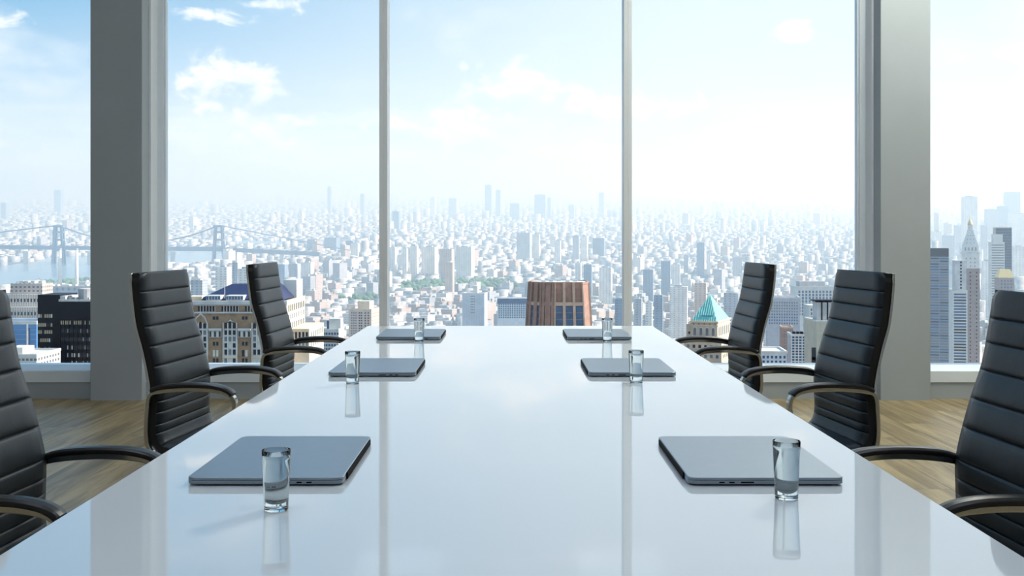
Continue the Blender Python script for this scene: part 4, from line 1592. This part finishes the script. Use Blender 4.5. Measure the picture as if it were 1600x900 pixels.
# --- hazy towers further out: (x0, x1, ytop, D, material, label)
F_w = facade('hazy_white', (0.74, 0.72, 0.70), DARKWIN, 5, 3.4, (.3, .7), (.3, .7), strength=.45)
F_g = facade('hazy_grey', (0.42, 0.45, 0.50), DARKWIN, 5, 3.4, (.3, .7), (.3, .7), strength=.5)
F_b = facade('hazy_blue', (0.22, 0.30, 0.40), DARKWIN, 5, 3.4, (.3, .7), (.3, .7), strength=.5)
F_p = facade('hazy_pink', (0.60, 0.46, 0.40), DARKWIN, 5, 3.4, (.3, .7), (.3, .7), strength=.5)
FAR = [
    (757, 768, 289, 8200, F_b, 'tallest faint tower on the hazy skyline of the middle pane', 'horizon tower'),
    (774, 782, 297, 8300, F_b, 'slightly shorter faint tower beside the tallest hazy one', 'horizon tower'),
    (834, 853, 304, 7800, F_b, 'wide faint tower on the hazy skyline right of the pair', 'horizon tower'),
    (855, 861, 309, 7900, F_g, 'slim faint tower touching the wide hazy one', 'horizon tower'),
    (935, 944, 301, 8100, F_g, 'faint slim tower near the second mullion on the skyline', 'horizon tower'),
    (700, 714, 310, 8000, F_g, 'faint blunt tower left of the tallest hazy pair', 'horizon tower'),
    (671, 680, 309, 8600, F_w, 'faintest white tower near the first mullion on the skyline', 'horizon tower'),
    (796, 812, 318, 7600, F_b, 'squat faint tower just right of the tallest pair', 'horizon tower'),
    (888, 898, 320, 7700, F_g, 'low faint tower between the wide one and the second mullion', 'horizon tower'),
    (511, 517, 292, 9000, F_b, 'faint needle tower on the skyline above the far chair', 'horizon tower'),
    (562, 569, 303, 8800, F_b, 'faint needle tower close to the first mullion', 'horizon tower'),
    (465, 473, 331, 6800, F_w, 'pale twin slab standing above the inlet', 'horizon tower'),
    (83, 96, 297, 9000, F_b, 'faint tower on the skyline above the bridge tower', 'horizon tower'),
    (0, 10, 317, 7600, F_b, 'faint tower at the frame edge above the river bank', 'horizon tower'),
    (0, 22, 350, 6400, F_g, 'blue-grey block on the far river bank at the frame edge', 'horizon tower'),
    (1505, 1528, 307, 3600, F_w, 'pale twin-ribbed tower rising behind the gilded spire', 'skyline tower'),
    (1570, 1595, 300, 5200, F_b, 'hazy blue stepped tower high at the frame edge', 'skyline tower'),
    (1541, 1560, 327, 4200, F_g, 'hazy grey tower left of the stepped one', 'skyline tower'),
    (1560, 1576, 322, 4500, F_b, 'hazy blue slab below the stepped tower', 'skyline tower'),
    (1578, 1610, 334, 3900, F_w, 'broad pale hazy block behind the near chair', 'skyline tower'),
    (1533, 1543, 352, 3400, F_g, 'small hazy tower between spire and dark glass tower', 'skyline tower'),
    (1458, 1472, 362, 3600, F_w, 'hazy white block on top of the blue-grey skyscraper line', 'skyline tower'),
    (1474, 1492, 368, 3300, F_g, 'hazy grey block beside the blue-grey skyscraper top', 'skyline tower'),
    (1492, 1503, 352, 3900, F_g, 'hazy slim block left of the gilded spire', 'skyline tower'),
    (1584, 1602, 385, 2200, F_w, 'pale slab low at the frame edge above the chair', 'skyline tower'),
    (1536, 1551, 408, 2100, F_w, 'white block between spire and stepped tower', 'skyline tower'),
    (1088, 1101, 379, 2900, F_b, 'blue tower standing above the pyramid roof', 'mid tower'),
    (1104, 1110, 395, 3000, F_w, 'slim white slab next to the blue tower', 'mid tower'),
    (1068, 1076, 398, 3040, F_g, 'slim grey slab left of the blue tower', 'mid tower'),
    (1032, 1048, 408, 2500, F_b, 'blue-grey slab near the second mullion', 'mid tower'),
    (1049, 1063, 413, 2450, F_w, 'pale pink slab beside the blue-grey one', 'mid tower'),
    (1004, 1021, 421, 2300, F_b, 'squat blue-grey block right of the second mullion', 'mid tower'),
    (1144, 1160, 402, 2900, F_g, 'grey setback block left of the far chair top', 'mid tower'),
    (1021, 1036, 461, 1500, F_b, 'blue shaft with small crown by the table end', 'mid tower'),
    (1008, 1019, 472, 1450, F_w, 'pale narrow shaft by the table end', 'mid tower'),
    (990, 1003, 467, 1480, F_g, 'paired blue-windowed shaft touching the second mullion', 'mid tower'),
    (1045, 1075, 448, 1700, F_w, 'pale ribbed apartment house behind the pyramid tower', 'mid tower'),
    (1084, 1104, 442, 1650, F_p, 'warm ribbed apartment house behind the pyramid roof', 'mid tower'),
    (1130, 1154, 458, 1500, F_g, 'grey setback building with small dome beside the far chair', 'mid tower'),
    (960, 975, 466, 1400, F_b, 'slim blue shaft touching the left edge of the second mullion', 'mid tower'),
    (1158, 1171, 480, 1350, F_w, 'white block half hidden by the far chair back', 'mid tower'),
    (806, 829, 364, 3600, F_g, 'pale slab pair above the brown brick tower', 'mid tower'),
    (831, 843, 366, 3650, F_w, 'second pale slab above the brown brick tower', 'mid tower'),
    (866, 876, 376, 3400, F_w, 'bright narrow slab right above the brown brick tower', 'mid tower'),
    (894, 905, 368, 3500, F_g, 'pale slab pair near the second mullion', 'mid tower'),
    (907, 918, 369, 3520, F_w, 'white slab next to the pale pair near the second mullion', 'mid tower'),
    (925, 945, 372, 3600, F_b, 'pale blue block left of the second mullion', 'mid tower'),
    (898, 908, 411, 2500, F_w, 'white slab above the right shoulder of the brick tower', 'mid tower'),
    (911, 925, 413, 2450, F_b, 'blue shaded slab above the right shoulder of the brick tower', 'mid tower'),
    (935, 956, 418, 2300, F_w, 'pale block between brick tower and second mullion', 'mid tower'),
    (608, 618, 386, 3000, F_w, 'white tower hugging the first mullion', 'mid tower'),
    (612, 624, 330, 5600, F_b, 'faint paired tower right of the first mullion', 'mid tower'),
    (628, 636, 388, 2950, F_w, 'white slab in the row of five, next to the first mullion', 'mid tower'),
    (640, 652, 384, 2980, F_w, 'broad white slab in the row of five', 'mid tower'),
    (657, 681, 386, 3000, F_w, 'broadest white slab in the row of five', 'mid tower'),
    (685, 707, 389, 2950, F_p, 'cream slab in the row of five', 'mid tower'),
    (711, 738, 386, 2900, F_w, 'last white slab in the row of five', 'mid tower'),
    (694, 708, 410, 2480, F_p, 'pink block standing before the cream slab', 'mid tower'),
    (478, 501, 374, 4100, F_b, 'wide blue-grey slab by the inlet', 'mid tower'),
    (505, 527, 371, 4050, F_b, 'second wide blue-grey slab by the inlet', 'mid tower'),
    (539, 552, 376, 3900, F_b, 'blue shaded part of the tower left of the first mullion', 'mid tower'),  # tower's shaded side as its own box, shade put into the blue
    (547, 560, 380, 3700, F_w, 'bright white tower left of the first mullion', 'mid tower'),
    (430, 446, 413, 2600, F_b, 'blue block right behind the far chair back', 'mid tower'),
    (450, 466, 412, 2650, F_g, 'middle block of three behind the far chair back', 'mid tower'),
    (469, 487, 410, 2700, F_w, 'last block of three behind the far chair back', 'mid tower'),
    (335, 356, 417, 1500, F_w, 'tall white slab above the blue roof', 'mid tower'),
    (362, 372, 410, 1550, F_g, 'grey slab between two white ones above the blue roof', 'mid tower'),
    (370, 390, 420, 1450, F_w, 'white slab half hidden by the far chair', 'mid tower'),
    (296, 318, 438, 1350, F_g, 'pale shaded block left above the blue roof', 'mid tower'),
    (298, 311, 432, 1500, F_w, 'small white block at the middle chair top', 'mid tower'),
]
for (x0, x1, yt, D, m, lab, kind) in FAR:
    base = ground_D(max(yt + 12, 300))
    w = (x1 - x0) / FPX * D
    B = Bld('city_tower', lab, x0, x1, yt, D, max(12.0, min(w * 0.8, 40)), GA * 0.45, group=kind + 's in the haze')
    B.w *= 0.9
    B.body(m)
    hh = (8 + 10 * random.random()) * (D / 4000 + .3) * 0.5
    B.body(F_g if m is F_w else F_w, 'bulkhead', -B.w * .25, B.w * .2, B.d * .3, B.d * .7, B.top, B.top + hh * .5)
# thin mast on the skyline
t = thing('radio_mast', 'faint thin mast pair on the skyline at the top of the skyscraper window', 'mast', (XP(1553, 9000), 9000, zg(9000)))
zt = CAMH - (271 - VPY) / FPX * 9000 - zg(9000)
for dx_ in (-9, 9):
    MB().box(dx_ - 4, dx_ + 4, -5, 5, 0, zt).build('leg', F_b, t)
MB().box(-13, 13, -5, 5, zt * .93, zt * .95).build('crossbar', F_b, t)

# --- city fabric: the largest few hundred blocks as things, the rest as one mass
OCC = [(141, 0, 258, 900), (1336, 0, 1454, 900), (0, 574, 1600, 900), (206, 420, 320, 900), (390, 410, 452, 900), (1142, 410, 1206, 900), (1268, 420, 1392, 900),
       (594, 0, 607, 900), (972, 0, 986, 900), (577, 509, 1021, 900), (296, 447, 480, 900), (821, 443, 928, 900), (57, 460, 141, 900), (0, 500, 57, 900), (0, 445, 60, 520),
       (1454, 388, 1545, 900), (1545, 440, 1600, 900)]


def clear_of_heroes(x, y, r):
    for hx, hy, hr in HERO:
        if abs(x - hx) < hr + r and abs(y - hy) < hr + r:
            return False
    return True


ca, sa = math.cos(GA), math.sin(GA)
PAL = [(.74, .71, .68), (.68, .64, .60), (.62, .56, .50), (.60, .52, .49), (.52, .43, .41), (.42, .42, .45), (.34, .36, .42), (.78, .76, .74), (.52, .50, .50), (.62, .55, .51)]
SHORE = [(150, 449), (50, 453), (50, 443), (150, 438)]
HERO.append((XP(1553, 9000), 9000, 40))
HERO += [(XP(94, 2450), 2450, 8), (XP(120, 2450), 2450, 8)]
cells = []
hashed = {}


def taken(u, v, a, e):
    k0, k1, l0, l1 = int((u - a) // 60), int((u + a) // 60), int((v - e) // 60), int((v + e) // 60)
    for k in range(k0, k1 + 1):
        for l in range(l0, l1 + 1):
            for (u2, v2, a2, e2) in hashed.get((k, l), ()):
                if abs(u - u2) < a + a2 + .5 and abs(v - v2) < e + e2 + .5:
                    return True
    for k in range(k0, k1 + 1):
        for l in range(l0, l1 + 1):
            hashed.setdefault((k, l), []).append((u, v, a, e))
    return False


D = 1250.0
while D < 26000:
    cw = max(30.0, D * 9.0 / FPX)
    dep = max(cw * 0.9, 0.75 * D * D / (FPX * HC))
    n = int(0.60 * D * 2 / cw)
    for i in range(n):
        x = -0.60 * D + (i + random.random() * .4) * cw
        y = D + random.random() * dep * .8
        py = VPY + FPX * (HC / y - SLOPE)
        px = VPX + FPX * x / y
        if px < -60 or px > 1660:
            continue
        if inside(px, py, RIVER) or inside(px, py - 1, RIVER) or inside(px, py, INLET) or inside(px, py, PARK) or inside(px, py, PARK2):
            continue
        if abs(y - 3500) < 55 and px < 520 or inside(px, py, SHORE) or inside(px, py + 2, SHORE):
            continue
        # street grid gaps in the nearer districts
        u, v = x * ca + y * sa, -x * sa + y * ca
        if y < 5000 and ((u % 230) < 24 or (v % 92) < 17):
            continue
        r = random.random()
        if y < 5000:
            h = random.uniform(9, 19) if r < .86 else (random.uniform(20, 32) if r < .98 else random.uniform(36, 55))
        else:
            h = random.uniform(6, 14) if r < .93 else (random.uniform(16, 34) if r < .992 else random.uniform(45, 80))
        if px > 1440 and y < 6000 and r > .6:
            h *= random.uniform(1.3, 2.6)
        w_ = cw * (random.uniform(.5, .85) if y < 4500 else random.uniform(.5, 1.25))
        d_ = min(cw * random.uniform(.6, 1.2), 90)
        if not clear_of_heroes(x, y, w_ * .6):
            continue
        if y < 9000 and taken(u, v, w_ / 2, d_ / 2):
            continue
        cells.append((x, y, w_, d_, h, random.choice(PAL), px, py))
    D += dep


def visible_area(c):
    x, y, w_, d_, h, colr, px, py = c
    wp, hp = w_ / y * FPX, h / y * FPX
    cx, cyp = px, py - hp * .6
    for (a, b_, e, f) in OCC:
        if a - 1 < cx < e + 1 and b_ < cyp < f:
            return 0.0
    if cyp > 509 + abs(0):
        # table edges
        if cyp > 875 - .634 * cx and cyp > .63 * cx - 129:
            return 0.0
    if cx < 1 or cx > 1599:
        return 0.0
    return wp * hp


order = sorted(range(len(cells)), key=lambda i: -visible_area(cells[i]))
single = set(order[:260])
FM = {'white': facade('block_white', (.72, .69, .66), DARKWIN, 3.1, 3.3, ang=GA, strength=.6),
      'brick': facade('block_brick', (.52, .42, .385), DARKWIN, 3.1, 3.3, ang=GA, strength=.6),
      'grey': facade('block_grey', (.42, .43, .47), DARKWIN, 3.1, 3.3, ang=GA, strength=.6)}
LAND = [('dark office tower', 100, 465), ('first smokestack', 94, 430), ('gothic building roof', 350, 455), ('gothic-side far chair', 430, 430),
        ('cream apartment tower', 565, 480), ('first mullion', 600, 430), ('white blue-windowed office', 512, 505), ('park trees', 690, 447), ('grey slab apartments', 740, 470),
        ('white gridded office', 798, 475), ('brown brick tower', 875, 450), ('second mullion', 979, 440), ('blue table-end shaft', 1028, 470), ('pyramid roof', 1107, 470),
        ('pyramid-side far chair', 1185, 430), ('grey-violet stone office', 1225, 470), ('white colonnade block', 1275, 450), ('lighter pillar', 1330, 400),
        ('gilded spire', 1517, 370), ('dark glass tower', 1568, 380), ('bridge tower', 342, 390), ('five white slabs', 680, 400)]
COLN = {'white': 'pale', 'brick': 'reddish brick', 'grey': 'blue-grey'}
ORD = ['nearest', 'second', 'third', 'fourth', 'fifth', 'sixth', 'seventh', 'eighth', 'ninth', 'tenth', 'eleventh', 'twelfth']
GRP = ['hazy city blocks before the first mullion', 'hazy city blocks between the two mullions', 'hazy city blocks beyond the second mullion']
labelled = []
for i in sorted(single):
    x, y, w_, d_, h, colr, px, py = cells[i]
    kind = 'white' if min(colr) > .55 else ('brick' if colr[0] > colr[2] * 1.15 else 'grey')
    zone = 0 if px < 600 else (1 if px < 979 else 2)
    z0 = zg(y) - 2
    mb = MB().box(-w_ / 2, w_ / 2, -d_ / 2, d_ / 2, 0, h + 2)
    # stepped roof edge and optional setback
    if random.random() < .4:
        k = random.uniform(.45, .75)
        mb.box(-w_ / 2, -w_ / 2 + w_ * k, -d_ * .4, d_ * .5, h + 2, h + 2 + random.uniform(3, 8))
    o = mb.mesh('city_block')
    t = tag(link('city_block', o, FM[kind]), '', 'building', GRP[zone])
    size = ('tall' if h > 26 else 'low') + (' wide' if w_ > 24 else ' narrow')
    yr = py - h / y * FPX
    ln = min(LAND, key=lambda L: (L[1] - px) ** 2 + 4 * (L[2] - yr) ** 2)
    side_ = ('left of' if px < ln[1] else 'right of') if abs(px - ln[1]) > abs(yr - ln[2]) else ('above' if yr < ln[2] else 'below')
    labelled.append([t, size, COLN[kind], side_, ln, math.hypot(px - ln[1], yr - ln[2])])
    t.location = (x, y, z0)
    t.rotation_euler = (0, 0, GA)
    px0 = random.uniform(-.3, .1) * w_
    MB().box(px0, px0 + w_ * .22, -d_ * .15, d_ * .12, h + 1.9, h + 2 + random.uniform(2.5, 4.5)).build('bulkhead', FM[random.choice(('white', 'grey', 'brick'))], t)
    if random.random() < .35:
        cx_, cy_ = w_ * .28, d_ * random.uniform(-.2, .25)
        MB().lathe([(1.7, h + 4.5), (1.7, h + 8), (0.1, h + 9.4)], 10, (cx_, cy_, 0)).build('water_tank', C_brown, t)
        q_ = MB()
        for a in (-1, 1):
            for c_ in (-1, 1):
                q_.box(cx_ + a * 1.1 - .15, cx_ + a * 1.1 + .15, cy_ + c_ * 1.1 - .15, cy_ + c_ * 1.1 + .15, h + 1.9, h + 4.6)
        q_.build('tank_stand', C_dark, t)

seen_ = {}
for rec in sorted(labelled, key=lambda r: r[5]):
    k = (rec[1], rec[2], rec[3], rec[4][0])
    seen_.setdefault(k, []).append(rec[0])
for (size, cn, side_, ln), lst in seen_.items():
    for i, t in enumerate(lst):
        o_ = '' if len(lst) == 1 else ', %s such' % ORD[min(i, 11)]
        t['label'] = '%s %s city block %s the %s%s' % (size, cn, side_, ln, o_)

rest_ids = [i for i in range(len(cells)) if i not in single]
N = len(rest_ids)
A = np.array([cells[i][:5] for i in rest_ids])
Cc = np.array([cells[i][5] for i in rest_ids]) * (0.85 + 0.3 * rng.random((N, 1)))
cor = np.array([(-.5, -.5), (.5, -.5), (.5, .5), (-.5, .5)])
lx = A[:, 2:3] * cor[:, 0]
ly = A[:, 3:4] * cor[:, 1]
gx = A[:, 0:1] + lx * ca - ly * sa
gy = A[:, 1:2] + lx * sa + ly * ca
z0 = CAMH - HC + SLOPE * A[:, 1:2] - 4
V = np.zeros((N, 8, 3))
V[:, :4, 0] = gx
V[:, 4:, 0] = gx
V[:, :4, 1] = gy
V[:, 4:, 1] = gy
V[:, :4, 2] = z0
V[:, 4:, 2] = z0 + 4 + A[:, 4:5]
fq = np.array([(4, 5, 6, 7), (0, 1, 5, 4), (1, 2, 6, 5), (2, 3, 7, 6), (3, 0, 4, 7)])
Fq = (np.arange(N)[:, None, None] * 8 + fq[None]).reshape(-1, 4)
me = bpy.data.meshes.new('city_fabric')
me.vertices.add(N * 8)
me.vertices.foreach_set('co', V.reshape(-1))
me.loops.add(len(Fq) * 4)
me.loops.foreach_set('vertex_index', Fq.reshape(-1).astype(np.int32))
me.polygons.add(len(Fq))
me.polygons.foreach_set('loop_start', np.arange(len(Fq), dtype=np.int32) * 4)
me.update(calc_edges=True)
at = me.attributes.new('wall_tint', 'FLOAT_COLOR', 'FACE')
cc4 = np.ones((N, 5, 4), dtype=np.float32)
cc4[:, :, :3] = np.clip(Cc, 0, 1)[:, None, :]
at.data.foreach_set('color', cc4.reshape(-1))
o = link('city_fabric', me, facade('fabric', (.6, .6, .6), DARKWIN, 3.3, 3.4, ang=GA, strength=.6, attr=True))
tag(o, 'endless small hazy rooftops and blocks stretching to the horizon', 'city', kind='stuff')

# --- trees of the park and shoreline
M_tree = mat('park_foliage', (0.07, 0.15, 0.08), 0.9, var=0.4, vscale=0.02)
ico = bmesh.new()
bmesh.ops.create_icosphere(ico, subdivisions=1, radius=1.0)
iv = [tuple(v.co) for v in ico.verts]
ifs = [tuple(v.index for v in f.verts) for f in ico.faces]
ico.free()


def grove(name, poly, n, r, label):
    mb = MB()
    xs = [p[0] for p in poly]
    yss = [p[1] for p in poly]
    k = 0
    while k < n:
        px, py = random.uniform(min(xs), max(xs)), random.uniform(min(yss), max(yss))
        if not inside(px, py, poly):
            continue
        k += 1
        D = ground_D(py)
        x = XP(px, D)
        rr = r * random.uniform(.6, 1.3)
        mb.add([(x + a * rr * (1 + .15 * math.sin(9 * e)), D + c * rr, zg(D) + rr * .8 + e * rr * .8) for a, c, e in iv], ifs)
    tag(mb.build(name, M_tree), label, 'trees', kind='stuff')


grove('park_trees', PARK, 420, 9, 'band of green park trees across the middle pane')
grove('square_trees', PARK2, 60, 7, 'patch of green trees near the foot of the first mullion')
grove('shore_trees', [(141, 447), (60, 450), (60, 444), (141, 440)], 80, 8, 'line of trees along the near river bank')

# --- boats on the river
for (px, py, lab) in ((266, 397, 'white ferry on the river close to the window frame'),):
    D = ground_D(py)
    t = thing('ferry', lab, 'boat', (XP(px, D), D, zg(D) + 1))
    MB().prism([(-30, -5), (24, -5), (34, 0), (24, 5), (-30, 5)], 0, 5).build('hull', C_white, t)
    MB().box(-22, 14, -4, 4, 5, 10).build('cabin', C_white, t)
    MB().box(-4, 6, -3, 3, 10, 13).build('bridge_deck', C_grey, t)

# ------------------------------------------------------------------ haze over the city
hm = bpy.data.materials.new('city_haze')
hm.use_nodes = True
t_ = hm.node_tree
t_.nodes.remove(t_.nodes['Principled BSDF'])
vs_ = t_.nodes.new('ShaderNodeVolumeScatter')
vs_.inputs['Color'].default_value = HAZE_COL
vs_.inputs['Density'].default_value = HAZE
vs_.inputs['Anisotropy'].default_value = 0.35
t_.links.new(vs_.outputs[0], t_.nodes['Material Output'].inputs['Volume'])
hp = [(690, -280), (60000, -280), (60000, 60000 * SLOPE + 200), (690, 690 * SLOPE + 200)]
hz = MB().add([(x, a, c_) for x in (-45000, 45000) for a, c_ in hp], [(0, 1, 2, 3), (7, 6, 5, 4), (0, 4, 5, 1), (1, 5, 6, 2), (2, 6, 7, 3), (3, 7, 4, 0)]).build('haze', hm)
hz['kind'] = 'stuff'
tag(hz, 'thin bluish white haze lying over the city beyond the nearest towers', 'haze', kind='stuff')
